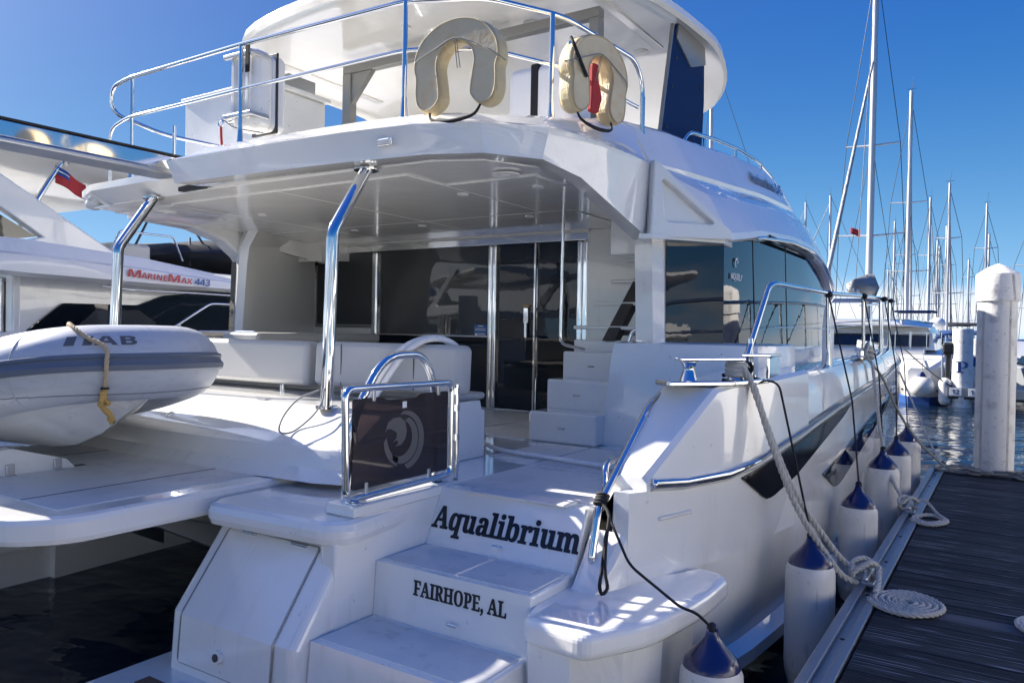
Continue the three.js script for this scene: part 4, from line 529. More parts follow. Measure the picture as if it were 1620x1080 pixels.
// ---------- the tender on the platform ----------
{
  const t = thing('inflatable_dinghy', 'grey rigid inflatable dinghy stowed across the stern platform of the large yacht', 'dinghy', [-5.6, 1.335, -2.62]);
  const ZC = -2.62, half = [[-7.34, 1.62, -2.06], [-6.54, 1.70, -2.06], [-5.64, 1.79, -2.06], [-5.09, 1.89, -2.07], [-4.74, 1.97, -2.11], [-4.50, 2.02, -2.20], [-4.34, 2.045, -2.34], [-4.27, 2.05, -2.52]];
  const path = curvePts([...half, ...half.slice().reverse().map(([x, y, z]) => [x, y, 2 * ZC - z])], 120), R = 0.218;
  part('tube', sweep(path, (k) => R * (0.80 + 0.20 * sstep(0, 0.06, k) * sstep(1, 0.94, k)), 36), M.hypalon, t);
  const dirAt = (i) => path[Math.min(120, i + 1)].clone().sub(path[Math.max(0, i - 1)]).normalize(), outAt = (i) => { const T = dirAt(i); return V(-T.z, 0, T.x).multiplyScalar(-1).normalize(); };
  const off = (i, a, r) => { const o = outAt(i); if (o.dot(path[i].clone().sub(V(-5.6, 1.8, ZC))) < 0) o.multiplyScalar(-1); return path[i].clone().addScaledVector(o, Math.cos(a) * r).add(V(0, Math.sin(a) * r, 0)); };
  const strake = []; for (let i = 2; i <= 118; i++) strake.push([[-0.02, 0.208], [0.02, 0.240], [0.14, 0.243], [0.22, 0.228], [0.30, 0.225], [0.33, 0.235], [0.40, 0.233], [0.46, 0.208]].map(([a, r]) => off(i, a - 0.14, r)));
  part('rubbing_strake', loft(strake, { crease: 0.6 }), M.rubstrip, t);
  for (const i of [47, 50]) { const ring = []; for (let k = 0; k <= 40; k++) ring.push(off(i, -2.2 + k * 0.1, R + 0.0015)); part('tube_seam', sweep(ring, 0.003, 5), M.hypalon, t); }
  for (const sgn of [1]) { const ring = []; for (let k = 0; k <= 60; k++) { const i = 46 + Math.round(k * 0.45); ring.push(off(i, -0.62 - 0.25 * Math.sin(k / 60 * Math.PI), R + 0.0015)); } part('tube_seam', sweep(ring, 0.0025, 5), M.rubstrip, t); }
  // maker's mark wrapped on the tube
  const wrap = (g, i0, a0) => { g = norm(g).clone(); const p = g.attributes.position, L = path[60].distanceTo(path[61]); for (let k = 0; k < p.count; k++) { const f = i0 + p.getX(k) / L, i = Math.floor(f), q = off(i, a0 + p.getY(k) / R, R + 0.002 + p.getZ(k)).lerp(off(i + 1, a0 + p.getY(k) / R, R + 0.002 + p.getZ(k)), f - i); p.setXYZ(k, q.x, q.y, q.z); } g.computeVertexNormals(); return g; };
  const bar = (x, w, s) => norm(ext([[x, 0], [x + w, 0], [x + w + s, 0.06], [x + s, 0.06]], 0.002));
  part('lettering', [wrap(bar(0, 0.035, 0.006), 53.6, 0.52), wrap(bar(0.062, 0.03, 0.006), 53.6, 0.52), wrap(text('AB', fSans, 0.06, 0.155).translate(0.10, 0, 0), 53.6, 0.52)], M.markGrey, t);
  // moulded hull, keel on the chock
  const st = [[-7.19, 1.40, 1.52, 0.54], [-6.39, 1.42, 1.56, 0.55], [-5.69, 1.44, 1.64, 0.54], [-5.29, 1.46, 1.71, 0.51], [-4.99, 1.50, 1.77, 0.47], [-4.69, 1.60, 1.83, 0.38], [-4.46, 1.73, 1.88, 0.24], [-4.35, 1.84, 1.92, 0.10]];
  part('hull', loft(st.map(([x, k, c, w]) => [[x, k, ZC], [x, k + (c - k) * 0.55, ZC + w * 0.62], [x, k + (c - k) * 0.55 + 0.015, ZC + w * 0.66], [x, c, ZC + w], [x, c + 0.12, ZC + w], [x, c + 0.12, ZC - w], [x, c, ZC - w], [x, k + (c - k) * 0.55 + 0.015, ZC - w * 0.66], [x, k + (c - k) * 0.55, ZC - w * 0.62]]), { crease: 0.35 }), M.gel, t);
  part('bow_eye', new THREE.TorusGeometry(0.016, 0.007, 8, 18).rotateY(0.4).translate(-4.48, 1.70, -2.56), M.black, t);
  part('outboard', [bx(-7.5, -7.2, 1.7, 2.2, -3.15, -2.75, 0.08), bx(-7.45, -7.25, 1.2, 1.75, -3.05, -2.85, 0.04)], M.black, t);
  const pt = (i, a, e = 0.014) => off(i, a, R + e);
  const r1 = [pt(52, 2.2), pt(53, 1.6), pt(54, 1.1), pt(55, 0.7), pt(56, 0.38, 0.035), pt(56, 0.0, 0.045), pt(56, -0.3, 0.02), pt(56, -0.6)];
  const pr = solo('painter_rope', [...rope(r1, 0.012)], M.ropeTan, 'tan painter rope draped over the bow tube of the grey dinghy', 'rope');
  const e = V(-4.46, 1.70, -2.545), q1 = pt(56, -0.6), q2 = pt(56, -0.95, 0.016), q3 = pt(56, -1.3, 0.016), ad = (p, x, y, z) => p.clone().add(V(x, y, z));
  part('knotted_end', [...rope([q1, q2, q3, ad(e, 0.03, 0.035, 0.02), e], 0.013), ...rope([ad(q1, 0, -0.01, 0.012), ad(q2, 0.01, 0, 0.018), ad(q3, 0.012, 0.0, 0.02), ad(e, 0.045, 0.02, 0.03), ad(e, 0.005, -0.012, 0.005)], 0.012), ...rope([q2, ad(q2, 0.02, -0.02, -0.02), q3, ad(q3, 0.02, 0.0, 0.03), ad(q2, 0.015, -0.015, 0.015)], 0.011), ball(ad(e, 0.02, 0.012, 0.012), 0.024, 1.2, 0.8, 1, 10)], M.ropeYellow, pr);
  part('whipping', new THREE.TorusGeometry(0.017, 0.006, 8, 16).rotateX(Math.PI / 2).translate(...pt(56, -0.58).toArray()), M.black, pr);
}
// ---------- lifebuoys, rafts and loose gear on the flybridge ----------
function horseshoe(name, label, o, X, Yv) {
  const Z = X.clone().cross(Yv).normalize(), t = thing(name, label, 'lifebuoy', [o.x, o.y - 0.3, o.z], 'horseshoe lifebuoys on the flybridge rail');
  const outer = [], inner = []; const R = 0.365, r = 0.145;
  for (let k = 0; k <= 26; k++) { const a = (-18 + 216 * k / 26) * D2R; outer.push([R * Math.cos(a) * (a < 0 || a > Math.PI ? 1 : 1), 0.045 + R * 0.80 * Math.sin(a)]); }
  for (let k = 26; k >= 0; k--) { const a = (-6 + 192 * k / 26) * D2R; inner.push([r * Math.cos(a), 0.02 + r * 1.0 * Math.sin(a)]); }
  const left = [[-0.350, -0.16], [-0.325, -0.25], [-0.26, -0.292], [-0.185, -0.28], [-0.125, -0.22], [-0.122, -0.14]], right = left.map(([x, y]) => [-x, y]).reverse();
  const pts = new THREE.CatmullRomCurve3([...outer, ...left, ...inner, ...right].map(([x, y]) => V(x, y, 0)), true, 'catmullrom', 0.5).getPoints(170).slice(0, 170).map((p) => [p.x, p.y]);
  const mt = basis(o, X, Yv, Z).multiply(new THREE.Matrix4().makeScale(0.92, 0.92, 1));
  const bd = norm(ext(pts, 0.115, 0.028, null, 4)).translate(0, 0, -0.0575); bd.applyMatrix4(mt); part('body', bd, M.buoyEdge, t);
  const shr = pts.map(([x, y], i) => { const a = pts[(i + 168) % 170], b = pts[(i + 2) % 170], L = Math.hypot(b[0] - a[0], b[1] - a[1]), nx = -(b[1] - a[1]) / L, ny = (b[0] - a[0]) / L; return [x + nx * 0.016, y + ny * 0.016]; });
  for (const s of [1, -1]) { const f = norm(ext(shr, 0.010, 0.004, null, 2)).translate(0, 0, s > 0 ? 0.055 : -0.065); f.applyMatrix4(mt); part('cover_face', f, M.buoy, t); }
  part('piping', sweep([...shr, shr[0]].map(([x, y]) => V(x, y, 0.066).applyMatrix4(mt)), 0.0045, 6), M.buoy, t);
  const w = (a) => V(...a).applyMatrix4(mt);
  part('web_strap', [sweep(curvePts([w([-0.235, -0.28, 0.03]), w([-0.215, -0.335, 0.05]), w([-0.10, -0.375, 0.07]), w([0.06, -0.375, 0.07]), w([0.17, -0.345, 0.06]), w([0.20, -0.27, 0.03])], 24), (k) => 0.007 + 0.007 * Math.sin(k * Math.PI), 6)], M.cordBlack, t);
  part('grab_cord', spline([w([-0.368, 0.06, 0.0]), w([-0.34, 0.065, 0.075]), w([-0.16, 0.14, 0.072]), w([-0.01, 0.19, 0.07]), w([0.17, 0.13, 0.072]), w([0.34, 0.03, 0.075]), w([0.37, 0.0, 0.0])], 0.004, 40, 6), M.cordGrey, t);
  part('hanging_cord', [cyl(w([-0.008, 0.185, 0.06]), w([-0.012, 0.0, 0.02]), 0.003, 0.003, 6), cyl(w([0.008, 0.185, 0.06]), w([0.012, 0.0, 0.02]), 0.003, 0.003, 6)], M.cordGrey, t);
  return { t, w };
}
{
  const a = horseshoe('horseshoe_lifebuoy', 'cream horseshoe lifebuoy facing aft on the flybridge rail', V(-3.02, 3.955, -4.0), V(1, 0, -0.04).normalize(), V(0, 1, 0));
  part('rail_clip', [bx(-3.05, -2.98, 4.16, 4.235, -4.2, -4.10, 0.012), bx(-3.04, -2.99, 4.125, 4.16, -4.18, -4.12, 0.008)], M.black, a.t);
  const b = horseshoe('horseshoe_lifebuoy', 'cream horseshoe lifebuoy with a red line pouch, turned to the dock side', V(-2.54, 4.06, -4.94), V(0.17, 0, -1).normalize(), V(0.03, 1, 0).normalize());
  part('line_pouch', [norm(ext(roundPoly([[-0.04, -0.22], [0.05, -0.22], [0.085, -0.10], [0.03, 0.02], [0.03, 0.12], [-0.04, 0.12]], 0.02), 0.04, 0.008)).applyMatrix4(basis(b.w([0.0, 0, -0.02]), V(0.17, 0, -1).normalize(), V(0.03, 1, 0).normalize(), V(1, 0, 0.17).normalize()))], M.red, b.t);
  part('buckle_strap', [spline([b.w([-0.33, 0.24, 0.02]), b.w([-0.36, 0.16, 0.075]), b.w([-0.28, 0.05, 0.085]), b.w([-0.2, -0.03, 0.08])], 0.012, 20, 8)], M.cordBlack, b.t); part('buckle', bx(-2.60, -2.56, 4.20, 4.27, -4.70, -4.66, 0.008), M.steel, b.t);
}
{
  const t = thing('life_raft_canister', 'tall white life raft canister strapped inside the flybridge rail', 'life raft', [-5.45, 3.9, -4.35]);
  const rb = (x0, x1, y0, y1, z0, z1, r) => bx(x0, x1, y0, y1, z0, z1, r, 5);
  part('shell', [rb(-5.61, -5.29, 3.92, 4.60, -4.43, -4.19, 0.09)], M.gel, t); part('lid', [rb(-5.60, -5.30, 3.93, 4.59, -4.56, -4.38, 0.07)], M.gel, t); part('seam', [rb(-5.612, -5.286, 3.918, 4.602, -4.445, -4.425, 0.009)], M.dark, t);
  for (const x of [-5.54, -5.45, -5.36]) part('moulded_rib', bx(x - 0.025, x + 0.025, 4.0, 4.52, -4.21, -4.175, 0.012), M.gel, t);
  for (const y of [4.03, 4.53]) part('cradle_bracket', [bx(-5.63, -5.27, y - 0.02, y + 0.02, -4.18, -4.14, 0.012), bx(-5.30, -5.272, y - 0.02, y + 0.02, -4.34, -4.16, 0.01)], M.brushed, t);
  part('strap', [bx(-5.34, -5.29, 4.36, 4.60, -4.15, -4.138, 0.004)], M.cordBlack, t); part('lashing', spline([[-5.6, 4.0, -4.14], [-5.45, 3.92, -4.13], [-5.3, 3.895, -4.3]], 0.004, 20, 6), M.black, t);
  part('shackle', new THREE.TorusGeometry(0.03, 0.008, 8, 18).translate(-5.63, 3.98, -4.13), M.steel, t);
  part('release_cord', spline([[-5.63, 3.95, -4.13], [-5.61, 3.85, -4.12], [-5.575, 3.70, -4.11]], 0.011, 16, 8), M.red, t);
}
{
  const t = thing('storage_case', 'white moulded case with a black strap on the flybridge', 'case', [-3.32, 3.58, -5.6]);
  part('shell', bx(-3.60, -2.98, 3.9, 4.46, -5.8, -5.42, 0.07, 5), M.plastic, t); part('strap', bx(-3.37, -3.29, 3.895, 4.468, -5.808, -5.412, 0.02), M.cordBlack, t); part('stand', bx(-3.5, -3.1, 3.58, 3.91, -5.75, -5.5, 0.02), M.gel, t);
}
// ---------- fenders on the dock side ----------
const FG = 'fenders along the dock side of the yacht';
{
  const lab = (s) => `white cylindrical fender with navy top ${s}`;
  const f0 = thing('fender', lab('below the stern step cap'), 'fender', [0, 0, 0], FG), lathe = (p) => norm(toCreasedNormals(norm(new THREE.LatheGeometry(p.map((q) => new THREE.Vector2(...q)), 32)), 0.6));
  const m = (n, g, mt, p = f0) => { const o = shadow(new THREE.Mesh(merge(g), mt)); o.name = n; p.add(o); return o; };
  m('body', lathe([[0.118, -0.885], [0.14, -0.80], [0.145, -0.74], [0.145, -0.22], [0.141, -0.17], [0.128, -0.14]]), M.fenderWhite);
  const cap = m('navy_top', [lathe([[0.130, -0.142], [0.124, -0.115], [0.10, -0.085], [0.06, -0.045], [0.035, -0.012], [0.026, 0.02], [0.0, 0.028]]), new THREE.TorusGeometry(0.017, 0.010, 8, 16).translate(0, 0.03, 0)], M.fenderBlue);
  m('navy_foot', lathe([[0.0, -1.03], [0.03, -1.02], [0.06, -0.97], [0.10, -0.915], [0.119, -0.885]]), M.fenderBlue);
  const spots = [[-1.12, 0.90, -3.46, [[-1.12, 0.93, -3.46], [-1.185, 1.0, -3.42], [-1.25, 1.015, -3.40], [-1.50, 1.17, -3.38], [-1.74, 1.42, -3.56]], 'below the stern step cap'],
    [-1.005, 1.02, -4.97, [[-1.005, 1.05, -4.97], [-1.12, 1.6, -4.93], [-1.20, 1.98, -4.90], [-1.43, 2.02, -4.88]], 'beside the first coil of white rope'],
    [-0.995, 1.07, -6.66, [[-0.995, 1.1, -6.66], [-1.08, 1.75, -6.8], [-1.31, 2.63, -6.95]], 'between the two hull windows'],
    [-0.985, 1.20, -7.95, [[-0.985, 1.23, -7.95], [-1.08, 1.9, -8.3], [-1.30, 2.7, -8.75]], 'beside the second rope coil'],
    [-0.985, 1.20, -8.95, [[-0.985, 1.23, -8.95], [-1.08, 1.95, -9.6], [-1.30, 2.74, -10.3]], 'next but one to the end of the dock'],
    [-0.995, 1.22, -10.05, [[-0.995, 1.25, -10.05], [-1.12, 1.95, -10.8], [-1.40, 2.78, -11.7]], 'hanging abreast of the end of the dock']];
  spots.forEach(([x, y, z, line, s], i) => {
    const o = i ? copyOf(f0, [x, y, z], i * 1.3, lab(s)) : f0; if (!i) { o.position.set(x, y, z); base.set(o, o.position.clone()); } else { for (const c of o.children.filter((c) => c.name === 'lanyard')) o.remove(c); }
    o.rotation.y = 0; part('lanyard', [sweep(new Poly(line, 0.05).s, 0.007, 7), ball(line[0], 0.02, 1, 1.4, 1), ball(line[line.length - 1], 0.03, 1.2, 1, 1.2)], M.cordBlack, o);
  });
  const kn = solo('line_tail', [...[0, 1, 2, 3].map((k) => new THREE.TorusGeometry(0.028, 0.009, 8, 18).rotateX(1.1).translate(-1.74, 1.40 + k * 0.013, -3.54 - k * 0.012)), spline([[-1.73, 1.41, -3.53], [-1.66, 1.37, -3.48], [-1.64, 1.25, -3.40], [-1.635, 1.12, -3.36], [-1.64, 1.05, -3.35], [-1.62, 1.02, -3.335], [-1.595, 1.05, -3.34], [-1.615, 1.12, -3.355], [-1.63, 1.25, -3.39], [-1.65, 1.37, -3.47]], 0.009, 60, 8)], M.cordBlack, 'black line tail knotted on the step handrail with a hanging loop', 'rope');
  solo('line_knot', [...[0, 1, 2].map((k) => new THREE.TorusGeometry(0.033, 0.013, 8, 18).rotateX(1.3 - k * 0.5).translate(-1.43 + k * 0.012, 2.03 + k * 0.018, -4.89 - k * 0.015)), spline([[-1.42, 2.05, -4.88], [-1.47, 2.03, -4.8], [-1.50, 2.02, -4.74]], 0.012, 10, 8)], M.cordBlack, 'black lashing at the foot of the side deck rail', 'rope');
}
// ---------- mooring lines, knots and coils ----------
{
  const cleat = (x, z) => { const t = thing('dock_cleat', z > -6 ? 'steel cleat on the dock edge under the thick double mooring line' : 'steel cleat on the dock edge beside the second rope coil', 'cleat', [x, DOCK, z]); part('base', bx(x - 0.04, x + 0.04, DOCK, DOCK + 0.035, z - 0.08, z + 0.08, 0.01), M.brushed, t); part('horn', [cyl([x, DOCK + 0.07, z - 0.15], [x, DOCK + 0.07, z + 0.15], 0.016), ball([x, DOCK + 0.07, z - 0.15], 0.018), ball([x, DOCK + 0.07, z + 0.15], 0.018), cyl([x, DOCK + 0.03, z - 0.04], [x, DOCK + 0.07, z - 0.04], 0.016), cyl([x, DOCK + 0.03, z + 0.04], [x, DOCK + 0.07, z + 0.04], 0.016)], M.brushed, t); };
  cleat(-0.72, -5.30); cleat(-0.72, -7.68);
  const loopK = (x, y, z, s) => [[x - 0.05 * s, y, z + 0.10 * s], [x - 0.07 * s, y + 0.05 * s, z], [x - 0.02 * s, y + 0.06 * s, z - 0.09 * s], [x + 0.05 * s, y + 0.03 * s, z - 0.05 * s], [x + 0.02 * s, y + 0.08 * s, z + 0.06 * s], [x - 0.05 * s, y + 0.03 * s, z + 0.11 * s], [x - 0.06 * s, y - 0.02 * s, z + 0.03 * s], [x + 0.03 * s, y - 0.01 * s, z - 0.02 * s], [x + 0.06 * s, y, z + 0.04 * s]];
  const spiral = (cx, y, cz, r0, r1, turns, ez, a0 = 0) => { const p = []; const n = Math.ceil(turns * 26); for (let i = 0; i <= n; i++) { const k = i / n, a = a0 + k * turns * 2 * Math.PI, r = r1 + (r0 - r1) * k; p.push([cx + Math.cos(a) * r, y + 0.002 * Math.sin(a * 3), cz + Math.sin(a) * r * ez]); } return p; };
  const a = solo('mooring_line', [...rope([[-1.44, 2.07, -4.66], [-1.36, 2.075, -4.64], [-1.32, 2.02, -4.66], [-1.24, 1.78, -4.72], [-1.11, 1.35, -4.90], [-0.95, 1.02, -5.10], [-0.83, 0.83, -5.25], [-0.75, 0.80, -5.30]], 0.019), ...rope([[-1.44, 2.045, -4.72], [-1.36, 2.05, -4.72], [-1.31, 1.98, -4.72], [-1.21, 1.66, -4.74], [-1.06, 1.22, -4.86], [-0.91, 0.92, -5.02], [-0.84, 0.80, -5.10], [-0.77, 0.75, -5.18]], 0.019)], M.rope, 'thick double white mooring line from the stern bitts to the dock', 'rope');
  part('bitt_turns', [0, 1, 2].map((k) => new THREE.TorusGeometry(0.052, 0.018, 8, 26).rotateX(Math.PI / 2).translate(-1.40, 2.035 + k * 0.028, -4.68)), M.rope, a);
  part('cleat_hitch', [...rope(loopK(-0.73, DOCK + 0.06, -5.28, 1.25), 0.017), ...rope([[-0.75, DOCK + 0.09, -5.35], [-0.67, DOCK + 0.13, -5.28], [-0.655, DOCK + 0.08, -5.22], [-0.645, DOCK + 0.04, -5.12], [-0.65, DOCK + 0.025, -5.05]], 0.017)], M.rope, a);
  solo('coiled_rope', rope(spiral(-0.475, DOCK + 0.018, -5.0, 0.2, 0.022, 5.3, 1.1, 1.0), 0.0155), M.rope, 'flat spiral coil of white rope on the dock, five turns wide', 'rope');
  const b = solo('mooring_line', rope([[-1.25, 2.12, -8.35], [-1.16, 2.04, -8.30], [-1.10, 1.80, -8.20], [-1.02, 1.38, -8.02], [-0.90, 1.0, -7.84], [-0.76, 0.79, -7.68]], 0.016), M.rope, 'white mooring line from the midship cleat to the second dock cleat', 'rope');
  part('cleat_hitch', [...rope(loopK(-0.73, DOCK + 0.06, -7.66, 1.15), 0.015), ...rope([[-0.70, DOCK + 0.10, -7.7], [-0.62, DOCK + 0.12, -7.72], [-0.5, DOCK + 0.04, -7.58], [-0.42, DOCK + 0.02, -7.45]], 0.014)], M.rope, b); part('midship_turns', [0, 1, 2, 3].map((k) => new THREE.TorusGeometry(0.07, 0.017, 8, 22).rotateX(1.2 - k * 0.3).rotateY(k * 0.6).translate(-1.22, 2.08 + k * 0.022, -8.4)), M.rope, b);
  solo('coiled_rope', rope(spiral(-0.55, DOCK + 0.018, -7.42, 0.145, 0.085, 2.4, 1.5, 0.2), 0.0145), M.rope, 'small open coil of rope on the dock, two turns wide', 'rope');
  solo('coiled_rope', rope(spiral(0.22, DOCK + 0.018, -5.0, 0.17, 0.11, 3, 1.1, 0.2), 0.016), M.rope, 'open ring of rope on the pale worn dock plank', 'rope');
  solo('mooring_line', spline([[-1.22, 2.06, -8.5], [-1.12, 1.88, -8.75], [-1.02, 1.52, -9.2], [-0.88, 1.15, -9.75], [-0.70, 0.86, -10.25], [-0.64, 0.78, -10.4]], 0.013, 50, 8), M.ropeGrey, 'dark grey mooring line sagging to the end of the dock', 'rope');
  solo('mooring_line', rope([[-1.29, 1.80, -11.9], [-1.05, 1.40, -11.3], [-0.82, 1.02, -10.75], [-0.66, 0.78, -10.42]], 0.012), M.rope, 'thin pale mooring line from the bow to the end of the dock', 'rope');
  const hp = []; for (let k = 0; k < 9; k++) { const cx = -0.56 + k * 0.115, cz = -10.27 + (rnd() - 0.5) * 0.16, p = [], r = 0.06 + rnd() * 0.07, n = 22, ph = rnd() * 6; for (let i = 0; i <= n; i++) { const a2 = ph + i / n * 11; p.push([cx + Math.cos(a2) * r * (1 + 0.4 * Math.sin(i)), DOCK + 0.025 + 0.035 * (1 + Math.sin(a2 * 0.7 + k)) * (i / n), cz + Math.sin(a2) * r * 0.9]); } hp.push(...rope(p, 0.014)); }
  solo('rope_heap', hp, M.ropeGrey, 'heap of tangled grey ropes at the foot of the capped pile', 'rope');
}
// loose gear in the cockpit
solo('water_hose', [spline([[-3.98, 1.36, -3.9], [-3.95, 1.55, -4.05], [-3.80, 1.85, -4.15], [-3.62, 2.12, -4.23], [-3.52, 2.20, -4.32], [-3.42, 2.195, -4.42], [-3.36, 2.12, -4.5], [-3.34, 1.9, -4.54]], 0.022, 50, 12), spline([[-4.02, 1.36, -3.86], [-3.99, 1.54, -4.02], [-3.86, 1.84, -4.13], [-3.68, 2.12, -4.21], [-3.56, 2.205, -4.34], [-3.45, 2.20, -4.44], [-3.40, 2.05, -4.52]], 0.022, 50, 12)], M.hose, 'white hose looped over the grey cockpit backrest', 'hose');
solo('shore_cable', spline([[-3.9, 1.375, -5.6], [-3.75, 1.375, -5.3], [-3.45, 1.375, -5.0], [-3.2, 1.375, -4.84], [-2.8, 1.375, -4.78], [-2.3, 1.375, -4.70], [-1.85, 1.375, -4.66]], 0.017, 60, 10), M.hose, 'white cable lying across the cockpit floor by the stair', 'cable');
solo('rope_loop', spline([[-3.84, 1.86, -3.60], [-3.93, 1.80, -3.50], [-3.98, 1.69, -3.42], [-3.91, 1.605, -3.33], [-3.80, 1.61, -3.33], [-3.73, 1.71, -3.44], [-3.76, 1.80, -3.55], [-3.80, 1.87, -3.60]], 0.006, 50, 8), M.cordGrey, 'grey cord loop tied round the foot of the cockpit pole', 'rope');

// ---------- the yacht moored on the far side ----------
{
  const c = -13.7, t = thing('motor_yacht', 'smaller white motor yacht with black folded bimini moored beyond the dinghy', 'yacht', [c, 0, -9]), N = (n, g, m, p = t) => part(n, g, m, p), nx = (x) => 2 * c - x;
  const zz = [-1.2, -2.5, -5, -8, -11, -13, -14.5, -15.3], hw = [3.25, 3.35, 3.4, 3.4, 3.1, 2.5, 1.5, 0.5];
  N('hull', loft(zz.map((z, i) => [[c - hw[i] * 0.8, -0.4, z], [c - hw[i] * 0.92, 0.25, z], [c - hw[i], 1.5, z], [c - hw[i] + 0.03, 1.85 + i * 0.03, z], [c + hw[i] - 0.03, 1.85 + i * 0.03, z], [c + hw[i], 1.5, z], [c + hw[i] * 0.92, 0.25, z], [c + hw[i] * 0.8, -0.4, z]]), { crease: 0.4 }), M.hull);
  // cabin with side windows
  const SX = -10.9, cab = N('cabin', loft([[1.85, 0], [2.6, 0.06], [2.95, 0.12]].map(([y, f]) => [[SX - f, y, -4.95], [SX - f, y, -8.6], [SX - 0.5 - f, y, -10.2 + f], [c, y, -10.8 + f * 2], [nx(SX - 0.5 - f), y, -10.2 + f], [nx(SX - f), y, -8.6], [nx(SX - f), y, -4.95]]), { crease: 0.35 }), M.gel);
  const wp = roundPoly([[-5.05, 2.16], [-5.52, 2.55], [-6.6, 2.56], [-7.0, 2.72], [-7.6, 2.80], [-8.75, 2.82], [-8.75, 2.08], [-6.0, 2.13]], 0.03, 3);
  const sw = part('side_window', side(wp, SX - 0.05, SX + 0.012, 0.004), M.glass, cab); part('inset_pane', side(roundPoly([[-5.65, 2.17], [-5.95, 2.46], [-6.6, 2.49], [-6.9, 2.3], [-6.8, 2.15]], 0.03), SX + 0.012, SX + 0.018, 0), M.glassBlind, sw); part('lettering', text('IQ', fSans, 0.05, 0.1).applyMatrix4(basis([SX + 0.019, 2.22, -6.55], V(0, 0, -1), V(0, 1, 0), V(1, 0, 0))), M.white, sw);
  for (const z of [-8.25, -8.4]) part('mullion', bx(SX + 0.012, SX + 0.02, 2.09, 2.81, z - 0.02, z + 0.02, 0), M.black, sw);
  // aft bulkhead: sliding door
  N('door', bx(-12.9, -11.15, 1.5, 2.80, -4.96, -4.9, 0.005), M.glass); N('door_frame', [bx(-11.42, -11.34, 1.5, 2.85, -4.93, -4.85, 0.02), bx(-11.26, -11.16, 1.5, 2.85, -4.93, -4.84, 0.03), bx(-12.9, -11.16, 2.80, 2.86, -4.95, -4.86, 0.01)], M.steel); N('door_handle', [cyl([-11.75, 2.12, -4.86], [-11.75, 2.36, -4.86], 0.018), bx(-11.95, -11.75, 2.22, 2.245, -4.88, -4.86, 0.005)], M.steel);
  N('aft_wing', side([[-3.4, 1.5], [-3.4, 1.9], [-4.9, 2.16], [-4.9, 2.9], [-5.0, 2.9], [-5.0, 1.5]], SX - 0.22, SX - 0.02, 0.02), M.gel);
  // flybridge moulding over the side, with the name
  const br = N('flybridge_side', loft([[-1.9, 3.0, 3.32, 0], [-3.2, 2.92, 3.36, 0], [-5.0, 2.86, 3.36, 0], [-6.6, 2.83, 3.26, 0], [-8.0, 2.82, 3.10, 0.03], [-9.2, 2.82, 2.98, 0.2], [-10.4, 2.80, 2.86, 1.0]].map(([z, a, b, k]) => [[-11.6, a + 0.03, z], [-10.66 - k, a, z], [-10.56 - k, a + 0.05, z], [-10.62 - k, a + (b - a) * 0.55, z], [-10.68 - k, a + (b - a) * 0.62, z], [-10.80 - k, b, z], [-10.95 - k, b + 0.01, z], [-11.6, b, z]]), { crease: 0.3 }), M.gel);
  N('flybridge_deck', plan([[-10.8, -1.9], [-10.8, -8.5], [-11.8, -10.4], [nx(-11.8), -10.4], [nx(-10.8), -8.5], [nx(-10.8), -1.9]], 2.90, 3.12, 0.02), M.gel);
  const dz = V(0.006, -0.055, -1).normalize(), up = V(-0.16, 1, 0).normalize(); const nr = dz.clone().cross(up).normalize();
  const put = (s, f, size, w, z, y, m) => part('lettering', text(s, f, size, w, 0.22).applyMatrix4(basis([-10.555 - (y - 2.95) * 0.2, y, z], dz, up, nr)), m, br);
  put('M', fSans, 0.115, 0.19, -6.24, 2.955, M.markRed); put('ARINE', fSans, 0.085, 0.40, -6.44, 2.945, M.markRed); put('M', fSans, 0.115, 0.19, -6.86, 2.925, M.markRed); put('AX', fSans, 0.085, 0.19, -7.07, 2.915, M.markRed); put('443', fSans, 0.10, 0.27, -7.30, 2.905, M.markBlue);
  N('eave_rail', spline([[-10.60, 2.80, -5.9], [-10.58, 2.775, -6.1], [-10.57, 2.77, -7.5], [-10.62, 2.76, -8.9]], 0.012, 30), M.steel);
  // raked arch fin and hardtop, folded bimini forward
  N('arch', [side([[-2.9, 4.9], [-3.5, 4.9], [-6.35, 3.24], [-6.2, 3.1], [-2.2, 3.1], [-2.2, 3.4], [-4.9, 3.32], [-5.25, 3.42]], -11.05, -10.88, 0.03)], M.gel); N('arch', [side([[-2.9, 4.9], [-3.5, 4.9], [-6.35, 3.24], [-6.2, 3.1], [-2.2, 3.1], [-2.2, 3.4], [-4.9, 3.32], [-5.25, 3.42]], nx(-10.88), nx(-11.05), 0.03)], M.gel);
  N('arch_window', side([[-3.6, 3.5], [-4.9, 3.36], [-5.2, 3.42], [-4.2, 3.95]], -10.99, -10.94, 0.0), M.glass);
  N('hardtop', loft([[-1.6, 4.72, 2.6], [-2.6, 4.64, 2.75], [-4.6, 4.55, 2.78], [-6.0, 4.45, 2.75], [-7.0, 4.38, 2.6], [-7.6, 4.36, 2.2]].map(([z, y, w]) => [[c - w, y, z], [c + w - 0.25, y - 0.02, z], [c + w, y + 0.08, z], [c + w - 0.05, y + 0.18, z], [c, y + 0.34, z], [c - w, y + 0.16, z]]), { crease: 0.4 }), M.ceil);
  N('hardtop_strut', [cyl([-11.05, 3.55, -5.05], [-11.1, 4.53, -5.6], 0.035), cyl([-11.1, 4.51, -5.6], [-11.1, 4.54, -5.62], 0.08, 0.08, 18)], M.steel); N('hardtop_strut', cyl([nx(-11.05), 3.3, -5.05], [nx(-11.1), 4.53, -5.6], 0.035), M.steel);
